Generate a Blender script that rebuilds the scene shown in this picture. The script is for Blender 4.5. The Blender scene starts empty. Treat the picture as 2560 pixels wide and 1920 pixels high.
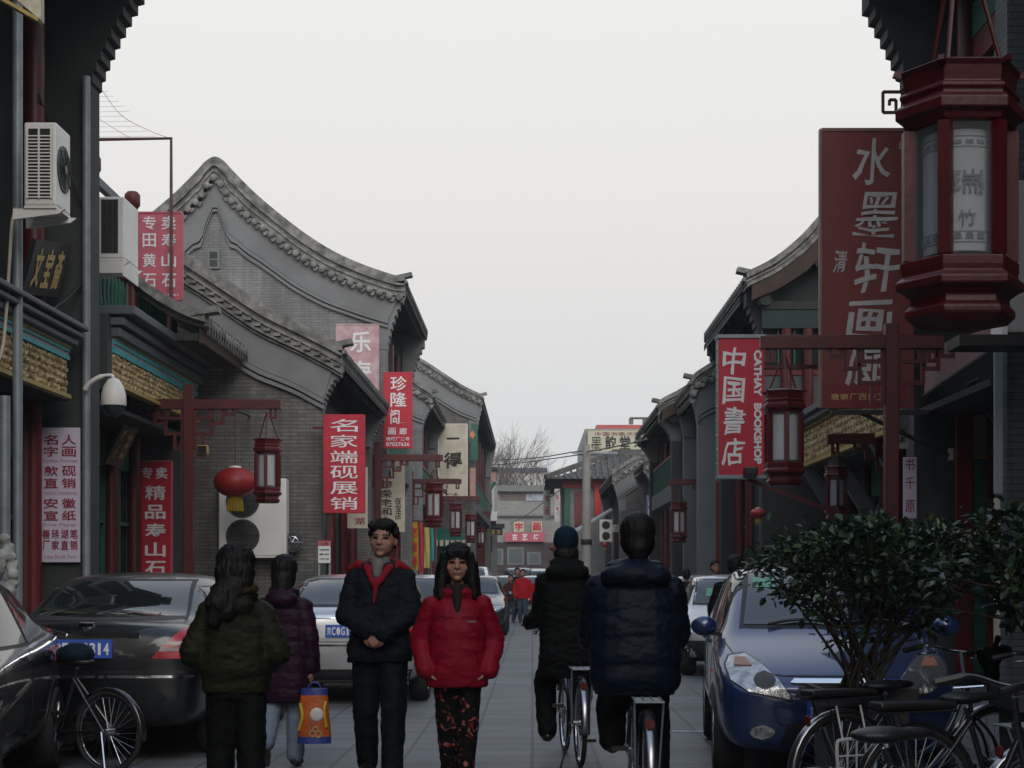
import bpy, bmesh, math, random
from mathutils import Vector, Matrix, Euler, noise
from mathutils.bvhtree import BVHTree
R=math.radians; PI=math.pi
random.seed(7)
sc=bpy.context.scene
C=sc.collection

# ---------------------------------------------------------------- camera, sky, sun, exposure
F=4125.0; VX,VY=1331.0,1441.0; CAMH=1.42          # focal length and vanishing point, in 2560-wide pixels
cam_d=bpy.data.cameras.new('camera'); cam=bpy.data.objects.new('camera',cam_d); C.objects.link(cam)
cam.location=(0,0,CAMH); cam.rotation_euler=(PI/2,0,0); cam_d.shift_x=(1280-VX)/2560; cam_d.shift_y=(VY-960)/2560
cam_d.sensor_width=36; cam_d.lens=36*F/2560; cam_d.clip_end=3000; cam_d.clip_start=.1
sc.camera=cam
def W(x,y,Y):
    "world point that the street shows at photo pixel (x,y) at depth Y"
    return Vector(((x-VX)*Y/F,Y,CAMH+(VY-y)*Y/F))
wd=bpy.data.worlds.new('World'); sc.world=wd; wd.use_nodes=True
nt=wd.node_tree; nt.nodes.clear()
def N(nt,t,**k):
    n=nt.nodes.new(t)
    for a,b in k.items(): setattr(n,a,b)
    return n
SUN_EL,SUN_ROT=R(32),R(168)
sky=N(nt,'ShaderNodeTexSky',sky_type='NISHITA',sun_disc=False,sun_elevation=SUN_EL,sun_rotation=SUN_ROT)
hsv=N(nt,'ShaderNodeHueSaturation'); hsv.inputs['Saturation'].default_value=.08
tc=N(nt,'ShaderNodeTexCoord'); sep=N(nt,'ShaderNodeSeparateXYZ'); rp=N(nt,'ShaderNodeValToRGB')
e=rp.color_ramp.elements
SKYK=1.0
e[0].position=0; e[0].color=(.68,.70,.715,1)
e[1].position=.999; e[1].color=(.50,.64,.88,1)
q=e.new(.10); q.color=(.755,.762,.768,1)
q=e.new(.2); q.color=(.85,.828,.81,1); q=e.new(.8); q.color=(.55,.68,.90,1); q=e.new(.34); q.color=(.91,.915,.895,1)
vm=N(nt,'ShaderNodeVectorMath',operation='SCALE'); vm.inputs['Scale'].default_value=10*SKYK
mx=N(nt,'ShaderNodeMix',data_type='RGBA'); mx.inputs[0].default_value=.94
bg=N(nt,'ShaderNodeBackground'); bg.inputs['Strength'].default_value=.1
wo=N(nt,'ShaderNodeOutputWorld')
L=nt.links.new
L(tc.outputs['Generated'],sep.inputs[0]); L(sep.outputs['Z'],rp.inputs[0]); L(rp.outputs[0],vm.inputs[0])
L(sky.outputs[0],hsv.inputs['Color']); L(hsv.outputs[0],mx.inputs[6]); L(vm.outputs[0],mx.inputs[7])
L(mx.outputs[2],bg.inputs['Color']); L(bg.outputs[0],wo.inputs['Surface'])
sd=bpy.data.lights.new('sun','SUN'); sd.energy=1.55; sd.angle=R(40); sd.color=(1,.94,.87)
so=bpy.data.objects.new('sun',sd); C.objects.link(so)
so.rotation_euler=(PI/2-SUN_EL,0,PI-SUN_ROT)
sc.view_settings.view_transform='Standard'; sc.view_settings.look='None'; sc.view_settings.gamma=1
sc.view_settings.exposure=0.0
sc.cycles.max_bounces=6; sc.cycles.use_denoising=True; sc.cycles.transparent_max_bounces=12

# ---------------------------------------------------------------- mesh helpers
class MB:
    def __init__(s): s.v=[]; s.f=[]; s.m=[]; s.k=0
    def mat(s,k): s.k=k; return s
    def add(s,vs,fs):
        b=len(s.v); s.v+=[tuple(p) for p in vs]; s.f+=[tuple(i+b for i in f) for f in fs]; s.m+=[s.k]*len(fs); return s
    def box(s,a,b):
        x0,x1=sorted((a[0],b[0])); y0,y1=sorted((a[1],b[1])); z0,z1=sorted((a[2],b[2]))
        return s.add([(x0,y0,z0),(x1,y0,z0),(x1,y1,z0),(x0,y1,z0),(x0,y0,z1),(x1,y0,z1),(x1,y1,z1),(x0,y1,z1)],
            [(0,3,2,1),(4,5,6,7),(0,1,5,4),(1,2,6,5),(2,3,7,6),(3,0,4,7)])
    def bar(s,p,q,w,h,up=(0,0,1)):
        p=Vector(p);q=Vector(q);d=(q-p).normalized(); u=Vector(up)
        if abs(d.dot(u))>.98: u=Vector((0,1,0))
        r=d.cross(u).normalized()*w/2; u=r.cross(d).normalized()*h/2
        vs=[p-r-u,p+r-u,p+r+u,p-r+u,q-r-u,q+r-u,q+r+u,q-r+u]
        return s.add(vs,[(0,3,2,1),(4,5,6,7),(0,1,5,4),(1,2,6,5),(2,3,7,6),(3,0,4,7)])
    def tube(s,pts,r,n=8,cap=True,close=False):
        pts=[Vector(p) for p in pts]; m=len(pts); rs=r if isinstance(r,(list,tuple)) else [r]*m
        vs=[]; fs=[]; ref=None
        for i,p in enumerate(pts):
            if close: d=pts[(i+1)%m]-pts[i-1]
            else: d=pts[min(i+1,m-1)]-pts[max(i-1,0)]
            if d.length<1e-9: d=Vector((0,0,1))
            d.normalize()
            if ref is None: ref=Vector((0,0,1)) if abs(d.z)<.9 else Vector((0,1,0))
            a=d.cross(ref)
            if a.length<1e-6: a=d.cross(Vector((1,0,0)))
            a.normalize(); b=a.cross(d).normalized(); ref=b
            for k in range(n):
                t=2*PI*k/n; vs.append(p+(a*math.cos(t)+b*math.sin(t))*rs[i])
        for i in range(m if close else m-1):
            j=(i+1)%m
            for k in range(n):
                l=(k+1)%n; fs.append((i*n+k,i*n+l,j*n+l,j*n+k))
        if cap and not close: fs.append(tuple(range(n))[::-1]); fs.append(tuple((m-1)*n+k for k in range(n)))
        return s.add(vs,fs)
    def lathe(s,prof,n=16,o=(0,0,0),axis='z',a0=0,M=None):
        vs=[];fs=[];o=Vector(o)
        for r,z in prof:
            for k in range(n):
                t=a0+2*PI*k/n; x,y=r*math.cos(t),r*math.sin(t)
                p=Vector((x,y,z)) if axis=='z' else (Vector((z,x,y)) if axis=='x' else Vector((y,z,x)))
                if M: p=M@p
                vs.append(o+p)
        m=len(prof)
        for i in range(m-1):
            for k in range(n):
                l=(k+1)%n; fs.append((i*n+k,i*n+l,(i+1)*n+l,(i+1)*n+k))
        if prof[0][0]>1e-6: fs.append(tuple(range(n))[::-1])
        if prof[-1][0]>1e-6: fs.append(tuple((m-1)*n+k for k in range(n)))
        return s.add(vs,fs)
    def ell(s,c,r,n=12,m=8,M=None):
        pr=[]; vs=[];fs=[];c=Vector(c)
        for i in range(m+1):
            t=PI*i/m
            for k in range(n):
                a=2*PI*k/n; p=Vector((r[0]*math.sin(t)*math.cos(a),r[1]*math.sin(t)*math.sin(a),-r[2]*math.cos(t)))
                if M: p=M@p
                vs.append(c+p)
        for i in range(m):
            for k in range(n):
                l=(k+1)%n; fs.append((i*n+k,i*n+l,(i+1)*n+l,(i+1)*n+k))
        return s.add(vs,fs)
    def caps(s,p,q,r1,r2,n=12):
        p=Vector(p);q=Vector(q);d=(q-p).normalized()
        pts=[];rs=[]
        for a in (90,65,40,15): pts.append(p-d*r1*math.sin(R(a))); rs.append(max(r1*math.cos(R(a)),.0008))
        for a in (0,15,40,65,90): pts.append(q+d*r2*math.sin(R(a))); rs.append(max(r2*math.cos(R(a)),.0008))
        return s.tube(pts,rs,n)
    def prism(s,poly,w0,w1,ax='y'):
        "poly of (a,b) extruded from w0 to w1; ax y: (a,w,b); x: (w,a,b); z: (a,b,w)"
        f={'y':lambda p,w:(p[0],w,p[1]),'x':lambda p,w:(w,p[0],p[1]),'z':lambda p,w:(p[0],p[1],w)}[ax]
        n=len(poly); vs=[f(p,w0) for p in poly]+[f(p,w1) for p in poly]
        fs=[tuple(range(n)),tuple(range(2*n-1,n-1,-1))]+[(i,n+i,n+(i+1)%n,(i+1)%n) for i in range(n)]
        return s.add(vs,fs)
    def strip(s,A,B,y0,y1):
        "band between curves A and B ((x,z) lists, same length), extruded in y"
        n=len(A); vs=[(a[0],y0,a[1]) for a in A]+[(b[0],y0,b[1]) for b in B]+[(a[0],y1,a[1]) for a in A]+[(b[0],y1,b[1]) for b in B]
        fs=[]
        for i in range(n-1):
            fs+=[(i,i+1,n+i+1,n+i),(2*n+i,3*n+i,3*n+i+1,2*n+i+1),(i,2*n+i,2*n+i+1,i+1),(n+i,n+i+1,3*n+i+1,3*n+i)]
        fs+=[(0,n,3*n,2*n),(n-1,3*n-1,4*n-1,2*n-1)]
        return s.add(vs,fs)
    def loft(s,rings,cap=True,close=True):
        n=len(rings[0]); vs=[p for r in rings for p in r]; fs=[]
        for i in range(len(rings)-1):
            for k in range(n if close else n-1):
                l=(k+1)%n; fs.append((i*n+k,i*n+l,(i+1)*n+l,(i+1)*n+k))
        if cap and close: fs+=[tuple(range(n))[::-1],tuple((len(rings)-1)*n+k for k in range(n))]
        return s.add(vs,fs)
    def grid(s,P):
        n=len(P[0]); vs=[p for r in P for p in r]
        return s.add(vs,[(i*n+k,i*n+k+1,(i+1)*n+k+1,(i+1)*n+k) for i in range(len(P)-1) for k in range(n-1)])
    def xf(s,M,i0=0):
        s.v=s.v[:i0]+[tuple(M@Vector(p)) for p in s.v[i0:]]; return s
def obj(name,mb,mats,parent=None,smooth=0,bevel=0,fix=True):
    me=bpy.data.meshes.new(name); me.from_pydata(mb.v,[],mb.f)
    if not isinstance(mats,(list,tuple)): mats=[mats]
    for m in mats: me.materials.append(m)
    me.polygons.foreach_set('material_index',[min(k,len(mats)-1) for k in mb.m])
    if fix:
        bm=bmesh.new(); bm.from_mesh(me); bmesh.ops.recalc_face_normals(bm,faces=bm.faces); bm.to_mesh(me); bm.free()
    if smooth:
        me.polygons.foreach_set('use_smooth',[True]*len(me.polygons))
        if smooth<180: me.set_sharp_from_angle(angle=R(smooth))
    me.update()
    o=bpy.data.objects.new(name,me); C.objects.link(o)
    if parent: o.parent=parent
    if bevel:
        b=o.modifiers.new('bevel','BEVEL'); b.width=bevel; b.segments=2; b.limit_method='ANGLE'; b.angle_limit=R(40)
    return o
def tag(o,label,cat=None,group=None,kind=None):
    if label: o['label']=label
    if cat: o['category']=cat
    if group: o['group']=group
    if kind: o['kind']=kind
    return o
def thing(name,label,cat,loc=(0,0,0),rz=0,group=None):
    o=bpy.data.objects.new(name,None); C.objects.link(o); o.location=loc; o.rotation_euler=(0,0,rz); o.empty_display_size=.2
    return tag(o,label,cat,group)
def dup(root,label,loc,rz=None):
    c=root.copy(); C.objects.link(c); c['label']=label; c.location=loc
    if rz is not None: c.rotation_euler=(0,0,rz)
    for ch in list(root.children):
        d=ch.copy(); C.objects.link(d); d.parent=c
        for g in list(ch.children):
            h=g.copy(); C.objects.link(h); h.parent=d
    return c
def evalmesh(o):
    dg=bpy.context.evaluated_depsgraph_get(); dg.update()
    return bpy.data.meshes.new_from_object(o.evaluated_get(dg),depsgraph=dg)
def bake(o,smooth=True):
    me=evalmesh(o); mats=list(o.data.materials); o.modifiers.clear(); o.data=me
    if smooth: me.polygons.foreach_set('use_smooth',[True]*len(me.polygons))
    return o
def crom(pts,n=8):
    "Catmull-Rom through points"
    P=[Vector(p) for p in pts]; P=[P[0]*2-P[1]]+P+[P[-1]*2-P[-2]]; out=[]
    for i in range(1,len(P)-2):
        a,b,c,d=P[i-1],P[i],P[i+1],P[i+2]
        for k in range(n):
            t=k/n; out.append(.5*((2*b)+(c-a)*t+(2*a-5*b+4*c-d)*t*t+(3*b-a-3*c+d)*t**3))
    out.append(P[-2]); return out

# ---------------------------------------------------------------- materials
MC={}
def mat(name,col,rough=.6,metal=0,var=.18,vs=4,bump=0,bs=30,coat=0,spec=.5,dark=None,stretch=(1,1,1),ds=1.5,emit=0,trans=0,croug=.03):
    if name in MC: return MC[name]
    m=bpy.data.materials.new(name); m.use_nodes=True; nt=m.node_tree; b=nt.nodes['Principled BSDF']; L=nt.links.new
    b.inputs['Roughness'].default_value=rough; b.inputs['Metallic'].default_value=metal
    b.inputs['Coat Weight'].default_value=coat; b.inputs['Coat Roughness'].default_value=croug; b.inputs['Specular IOR Level'].default_value=spec
    b.inputs['Transmission Weight'].default_value=trans
    geo=N(nt,'ShaderNodeTexCoord'); mp=N(nt,'ShaderNodeMapping'); mp.inputs['Scale'].default_value=stretch
    L(geo.outputs['Object'],mp.inputs[0])
    n=N(nt,'ShaderNodeTexNoise'); n.inputs['Scale'].default_value=vs; n.inputs['Detail'].default_value=6; n.inputs['Roughness'].default_value=.6
    L(mp.outputs[0],n.inputs['Vector'])
    rp=N(nt,'ShaderNodeValToRGB'); rp.color_ramp.elements[0].position=.3; rp.color_ramp.elements[1].position=.7
    rp.color_ramp.elements[0].color=[c*(1-var) for c in col]+[1]; rp.color_ramp.elements[1].color=[min(1,c*(1+var)) for c in col]+[1]
    L(n.outputs['Fac'],rp.inputs[0]); out=rp.outputs[0]
    if dark:
        n2=N(nt,'ShaderNodeTexNoise'); n2.inputs['Scale'].default_value=ds; n2.inputs['Detail'].default_value=8; L(mp.outputs[0],n2.inputs['Vector'])
        r2=N(nt,'ShaderNodeValToRGB'); r2.color_ramp.elements[0].position=.45; r2.color_ramp.elements[1].position=.68
        x=N(nt,'ShaderNodeMix',data_type='RGBA'); x.inputs[7].default_value=list(dark)+[1]
        L(n2.outputs['Fac'],r2.inputs[0]); L(r2.outputs[0],x.inputs[0]); L(out,x.inputs[6]); out=x.outputs[2]
    L(out,b.inputs['Base Color'])
    if emit: L(out,b.inputs['Emission Color']); b.inputs['Emission Strength'].default_value=emit
    if bump:
        nb=N(nt,'ShaderNodeTexNoise'); nb.inputs['Scale'].default_value=bs; nb.inputs['Detail'].default_value=5; L(mp.outputs[0],nb.inputs['Vector'])
        bp=N(nt,'ShaderNodeBump'); bp.inputs['Strength'].default_value=bump; bp.inputs['Distance'].default_value=.02
        L(nb.outputs['Fac'],bp.inputs['Height']); L(bp.outputs[0],b.inputs['Normal'])
    MC[name]=m; return m
def brick(name,c1,c2,mortar,w=.28,h=.065,ms=.008,rough=.85,floor=False,var=.35,off=.5,bump=.4):
    if name in MC: return MC[name]
    m=bpy.data.materials.new(name); m.use_nodes=True; nt=m.node_tree; b=nt.nodes['Principled BSDF']; L=nt.links.new
    b.inputs['Roughness'].default_value=rough
    g=N(nt,'ShaderNodeNewGeometry'); s=N(nt,'ShaderNodeSeparateXYZ'); L(g.outputs['Position'],s.inputs[0])
    c=N(nt,'ShaderNodeCombineXYZ')
    if floor: L(s.outputs['X'],c.inputs['X']); L(s.outputs['Y'],c.inputs['Y'])
    else:
        a=N(nt,'ShaderNodeMath',operation='ADD'); L(s.outputs['X'],a.inputs[0]); L(s.outputs['Y'],a.inputs[1]); L(a.outputs[0],c.inputs['X']); L(s.outputs['Z'],c.inputs['Y'])
    t=N(nt,'ShaderNodeTexBrick'); t.offset=off; t.inputs['Scale'].default_value=1; t.inputs['Brick Width'].default_value=w; t.inputs['Row Height'].default_value=h
    t.inputs['Mortar Size'].default_value=ms; t.inputs['Mortar Smooth'].default_value=.2; t.inputs['Bias'].default_value=0
    t.inputs['Color1'].default_value=list(c1)+[1]; t.inputs['Color2'].default_value=list(c2)+[1]; t.inputs['Mortar'].default_value=list(mortar)+[1]
    L(c.outputs[0],t.inputs['Vector'])
    n=N(nt,'ShaderNodeTexNoise'); n.inputs['Scale'].default_value=.7; n.inputs['Detail'].default_value=8; n.inputs['Roughness'].default_value=.65; L(g.outputs['Position'],n.inputs['Vector'])
    r=N(nt,'ShaderNodeMapRange'); r.inputs[1].default_value=.25; r.inputs[2].default_value=.75; r.inputs[3].default_value=1-var; r.inputs[4].default_value=1+var
    L(n.outputs['Fac'],r.inputs[0])
    mp=N(nt,'ShaderNodeMapping'); mp.inputs['Scale'].default_value=(.35,1.6,1) if floor else (2.2,2.2,.22); L(g.outputs['Position'],mp.inputs[0])
    n4=N(nt,'ShaderNodeTexNoise'); n4.inputs['Scale'].default_value=1.4; n4.inputs['Detail'].default_value=7; n4.inputs['Roughness'].default_value=.7; L(mp.outputs[0],n4.inputs['Vector'])
    r4=N(nt,'ShaderNodeMapRange'); r4.inputs[1].default_value=.32; r4.inputs[2].default_value=.68; r4.inputs[3].default_value=.68; r4.inputs[4].default_value=1.22; L(n4.outputs['Fac'],r4.inputs[0])
    mm=N(nt,'ShaderNodeMath',operation='MULTIPLY'); L(r.outputs[0],mm.inputs[0]); L(r4.outputs[0],mm.inputs[1])
    x=N(nt,'ShaderNodeVectorMath',operation='SCALE'); L(t.outputs['Color'],x.inputs[0]); L(mm.outputs[0],x.inputs['Scale']); L(x.outputs[0],b.inputs['Base Color'])
    bp=N(nt,'ShaderNodeBump'); bp.inputs['Strength'].default_value=bump; bp.inputs['Distance'].default_value=.01; bp.invert=True
    n3=N(nt,'ShaderNodeTexNoise'); n3.inputs['Scale'].default_value=25; L(g.outputs['Position'],n3.inputs['Vector'])
    ad=N(nt,'ShaderNodeMath',operation='MULTIPLY_ADD'); ad.inputs[1].default_value=-.3; L(n3.outputs['Fac'],ad.inputs[0]); L(t.outputs['Fac'],ad.inputs[2])
    L(ad.outputs[0],bp.inputs['Height']); L(bp.outputs[0],b.inputs['Normal'])
    MC[name]=m; return m
m_brick=brick('grey_brick',(.185,.188,.19),(.225,.228,.228),(.135,.137,.14))
m_brick2=brick('brown_grey_brick',(.115,.11,.10),(.165,.157,.143),(.09,.088,.085),ms=.011)
m_bluebrick=brick('blue_grey_brick',(.075,.09,.10),(.10,.115,.125),(.03,.033,.036),w=.3,h=.075,ms=.006)
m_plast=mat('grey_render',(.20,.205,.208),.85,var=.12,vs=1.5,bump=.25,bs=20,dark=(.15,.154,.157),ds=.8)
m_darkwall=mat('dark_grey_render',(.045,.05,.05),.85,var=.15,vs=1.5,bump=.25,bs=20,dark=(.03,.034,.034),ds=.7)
m_bluegrey=mat('blue_grey_paint',(.085,.10,.11),.6,var=.12,vs=3,bump=.1)
m_tile=mat('grey_roof_tile',(.11,.108,.102),.9,var=.4,vs=5,bump=.5,bs=25,dark=(.055,.056,.055),ds=3)
m_tilelt=mat('pale_weathered_tile',(.235,.228,.213),.9,var=.45,vs=7,bump=.5,bs=25,dark=(.09,.09,.088),ds=4)
m_red=mat('dark_red_lacquer',(.080,.005,.0065),.42,var=.2,vs=3,bump=.08,dark=(.052,.004,.005),ds=2)
m_red2=mat('deep_red_paint',(.13,.009,.010),.5,var=.2,vs=3,bump=.1,dark=(.07,.007,.007),ds=2)
m_beamred=mat('red_brown_board',(.045,.023,.016),.7,var=.3,vs=6,bump=.2)
m_green=mat('dark_green_paint',(.012,.10,.065),.5,var=.25,vs=4)
m_teal=mat('turquoise_stripe',(.05,.34,.37),.6,var=.2,vs=5)
m_mauve=mat('mauve_stripe',(.25,.2,.22),.6,var=.2)
m_goldtrim=mat('gold_trim',(.42,.30,.09),.5,metal=.2,var=.3,vs=12)
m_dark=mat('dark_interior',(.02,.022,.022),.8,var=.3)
m_soff=mat('dark_soffit_wood',(.03,.033,.032),.8,var=.3,vs=5,bump=.2)
m_glass=mat('dark_window_glass',(.02,.025,.025),.12,var=.2,vs=1,spec=.6)
m_white=mat('white_enamel',(.80,.77,.73),.45,var=.06,vs=3,dark=(.64,.61,.57),ds=1.5)
m_grille=mat('grey_grille',(.045,.045,.045),.5,var=.2)
m_black=mat('black_plastic',(.012,.012,.013),.45,var=.2)
m_rubber=mat('tyre_rubber',(.015,.015,.016),.8,var=.2,bump=.2,bs=60)
m_steel=mat('brushed_steel',(.55,.56,.58),.28,metal=1,var=.1,vs=20)
m_chrome=mat('chrome',(.8,.8,.82),.08,metal=1,var=.03)
m_pipe=mat('galvanised_pipe',(.24,.27,.29),.5,metal=.3,var=.2,vs=5)
m_stone=mat('weathered_stone',(.36,.36,.34),.9,var=.25,vs=8,bump=.5,bs=30,dark=(.22,.22,.21),ds=5)
m_wire=mat('black_cable',(.02,.02,.02),.6)
m_rust=mat('rusty_pole',(.10,.045,.035),.7,var=.3,vs=9)
m_cream=mat('cream_board',(.55,.50,.40),.7,var=.1,vs=3,dark=(.42,.37,.29),ds=2)
m_pave=brick('paving_slabs',(.112,.122,.130),(.132,.143,.151),(.05,.055,.06),w=.5,h=.5,ms=.014,floor=True,var=.38,off=0,rough=.6,bump=.4)

def carved():
    m=bpy.data.materials.new('gilded_carving'); m.use_nodes=True; nt=m.node_tree; b=nt.nodes['Principled BSDF']; L=nt.links.new
    t=N(nt,'ShaderNodeTexCoord'); v=N(nt,'ShaderNodeTexVoronoi'); v.inputs['Scale'].default_value=9; v.feature='SMOOTH_F1'
    n=N(nt,'ShaderNodeTexNoise'); n.inputs['Scale'].default_value=7; n.inputs['Detail'].default_value=4
    L(t.outputs['Object'],v.inputs['Vector']); L(t.outputs['Object'],n.inputs['Vector'])
    r=N(nt,'ShaderNodeValToRGB'); r.color_ramp.elements[0].position=.15; r.color_ramp.elements[0].color=(.58,.47,.26,1); r.color_ramp.elements[1].position=.62; r.color_ramp.elements[1].color=(.30,.21,.09,1)
    L(v.outputs['Distance'],r.inputs[0]); L(r.outputs[0],b.inputs['Base Color']); b.inputs['Roughness'].default_value=.55; b.inputs['Metallic'].default_value=.15
    p=N(nt,'ShaderNodeBump'); p.invert=True; p.inputs['Strength'].default_value=.9; p.inputs['Distance'].default_value=.05; L(v.outputs['Distance'],p.inputs['Height']); L(p.outputs[0],b.inputs['Normal'])
    return m
m_carve=carved()

# ---------------------------------------------------------------- lettering
GC={}
_bf=None
def glyph(ch,bold):
    if ch in '墨黑': bold=.004
    elif ch in '隆精展': bold=min(bold,.012)
    k=(ch,bold)
    if k in GC: return GC[k]
    c=bpy.data.curves.new('lettering','FONT'); c.body=ch; c.extrude=.02; c.offset=bold; c.resolution_u=3
    o=bpy.data.objects.new('lettering',c); C.objects.link(o); bpy.context.view_layer.update()
    me=evalmesh(o); vs=[v.co.copy() for v in me.vertices]; fs=[tuple(p.vertices) for p in me.polygons]
    bpy.data.objects.remove(o); bpy.data.curves.remove(c); bpy.data.meshes.remove(me)
    if vs:
        x0=min(v.x for v in vs);x1=max(v.x for v in vs);y0=min(v.y for v in vs);y1=max(v.y for v in vs)
    else: x0=x1=y0=y1=0
    GC[k]=(vs,fs,x0,x1,y0,y1); return GC[k]
def put(mb,ch,cx,cz,w,h,M,bold=.012,rot=0,shear=0,cjk=True,wob=0):
    "one character (or word) filling the cell w x h centred on (cx,cz) of a board plane; M maps (x,depth,z)"
    vs,fs,x0,x1,y0,y1=glyph(ch,bold)
    if not vs: return
    if cjk and x1-x0<.5 and ch not in '|': x0,x1=(x0+x1)/2-.46,(x0+x1)/2+.46
    if cjk and y1-y0<.5: y0,y1=(y0+y1)/2-.43,(y0+y1)/2+.43
    out=[]
    for v in vs:
        u=((v.x-(x0+x1)/2)/(x1-x0))*w; z=((v.y-(y0+y1)/2)/(y1-y0))*h
        u+=shear*z
        if wob:
            q=Vector((u/w*2.2+ord(ch[0])%17,z/h*2.2,.5)); u+=w*wob*noise.noise(q); z+=h*wob*noise.noise(q+Vector((9,4,7)))
        if rot: u,z=z*1.0,-u
        out.append(M@Vector((cx+u,-.0015-(v.z+.02)*.12,cz+z)))
    mb.add(out,fs)
def sign(name,label,px,Y,board,ink,rows,cat='sign',thick=.06,yaw=0,frame=None,group=None,bold=.012,shear=0,wob=0,lean=0,extra=None):
    """upright board facing the camera: px=(x0,y0,x1,y1) photo rectangle at depth Y.
    rows: list of (char,cx,cy,w,h[,rot]) in fractions of the board from its top left"""
    a=W(px[0],px[1],Y); b=W(px[2],px[3],Y); w=b.x-a.x; h=a.z-b.z
    t=thing(name,label,cat,((a.x+b.x)/2,Y,(a.z+b.z)/2),yaw,group)
    mb=MB().box((-w/2,0,-h/2),(w/2,thick,h/2))
    obj('board',mb,board,t,bevel=.008)
    if frame:
        f=.025; g=MB()
        for s in (-1,1): g.box((s*w/2-f/2,-.012,-h/2),(s*w/2+f/2,thick+.005,h/2)); g.box((-w/2+f/2+.001,-.011,s*h/2-f/2),(w/2-f/2-.001,thick+.004,s*h/2+f/2))
        obj('frame',g,frame,t)
    if rows:
        lt=MB()
        for r in rows: put(lt,r[0],(r[1]-.5)*w,(.5-r[2])*h,r[3]*w,r[4]*h,Matrix(),bold,r[5] if len(r)>5 else 0,shear,cjk=ord(r[0][0])>1000,wob=wob)
        if lt.v: obj('lettering',lt,ink,t)
    if extra: extra(t,w,h)
    return t
# ---------------------------------------------------------------- ground
g=MB(); n=24
g.add([(-900,-200,-.004),(900,-200,-.004),(900,1500,-.004),(-900,1500,-.004)],[(0,1,2,3)])
tag(obj('ground',g,mat('city_ground',(.16,.165,.165),.9,vs=.2)),None,kind='structure')
g=MB(); g.add([(-8,-50,0),(9,-50,0),(9,119,0),(-8,119,0)],[(0,1,2,3)])
tag(obj('street_paving',g,m_pave),None,kind='structure')
g=MB(); g.add([(1.28,15.05,.004),(3.6,15.05,.004),(3.6,15.16,.004),(1.28,15.16,.004)],[(0,1,2,3)])
tag(obj('parking_line',g,mat('worn_white_paint',(.5,.5,.5),.8,var=.35,vs=14)),None,kind='structure')

# ---------------------------------------------------------------- building helpers
def offs(P,t):
    "the curve shifted down so that the band between keeps the width t across the slope"
    out=[]
    for i,p in enumerate(P):
        a=P[max(i-1,0)];b=P[min(i+1,len(P)-1)]; tx,tz=b[0]-a[0],b[1]-a[1]; l=math.hypot(tx,tz) or 1
        out.append((p[0],p[1]-t*l/max(abs(tx),.4*l)))
    return out
def arc(P,step):
    out=[];acc=0;nx=step*.5
    for i in range(len(P)-1):
        a,b=P[i],P[i+1]; l=math.hypot(b[0]-a[0],b[1]-a[1])
        while acc+l>=nx:
            t=(nx-acc)/l; out.append((a[0]+(b[0]-a[0])*t,a[1]+(b[1]-a[1])*t)); nx+=step
        acc+=l
    return out
def clip(A,B,lo,hi):
    "keep the pairs of A,B whose B/A x lies within lo..hi, adding the cut ends"
    def cut(P,x):
        for i in range(len(P)-1):
            a,b=P[i],P[i+1]
            if (a[0]-x)*(b[0]-x)<=0 and a[0]!=b[0]:
                t=(x-a[0])/(b[0]-a[0]); return (x,a[1]+(b[1]-a[1])*t)
        return None
    def one(P):
        Q=[p for p in P if lo<p[0]<hi]; inc=P[-1][0]>P[0][0]
        s=cut(P,lo if inc else hi); e=cut(P,hi if inc else lo)
        return ([s] if s else [])+Q+([e] if e else [])
    return one(A),(one(B) if B else None)
def resamp(P,n):
    L_=[0]
    for i in range(1,len(P)): L_.append(L_[-1]+math.hypot(P[i][0]-P[i-1][0],P[i][1]-P[i-1][1]))
    out=[];j=0
    for k in range(n):
        t=L_[-1]*k/(n-1)
        while j<len(P)-2 and L_[j+1]<t: j+=1
        u=(t-L_[j])/max(L_[j+1]-L_[j],1e-9); out.append((P[j][0]+(P[j+1][0]-P[j][0])*u,P[j][1]+(P[j+1][1]-P[j][1])*u))
    return out
def shopfront(t,s,X,Y0,Y1,z0,z1,n,colr=.12,depth=.35,tr=True,glassm=None):
    "row of bays facing the street: columns, framed windows with panes, lintel"
    bay=(Y1-Y0)/n
    for i in range(n+1):
        y=Y0+bay*i; y=min(max(y,Y0+colr),Y1-colr)
        obj('column',MB().lathe([(colr,z0),(colr,z1)],12,(X,y,0)),m_red,t,smooth=40)
    mb=MB().box((X-.06*s,Y0,z1-.42),(X-.2*s,Y1,z1)); obj('lintel',mb,m_green,t)
    for i in range(n):
        a=Y0+bay*i+colr; b=Y0+bay*(i+1)-colr; xo=X-.06*s
        f=MB().mat(0)
        f.box((xo,a,z0),(xo-.08*s,b,z0+.75)).box((xo,a,z0+.751),(xo-.09*s,b,z0+.83))
        f.mat(1).box((xo,a,z1-.54),(xo-.08*s,b,z1-.42))
        k=max(2,int((b-a)/.55))
        for j in range(k+1):
            y=a+(b-a)*j/k; f.box((xo-.001*s,y-.035,z0+.83),(xo-.07*s,y+.035,z1-.54))
        f.box((xo-.002*s,a,(z0+z1)/2+.35),(xo-.068*s,b,(z0+z1)/2+.41))
        w=obj('window',f,[m_red2,m_green],t)
        obj('pane',MB().box((xo-.085*s,a,z0+.8),(xo-.1*s,b,z1-.5)),glassm or m_glass,w)
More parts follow.
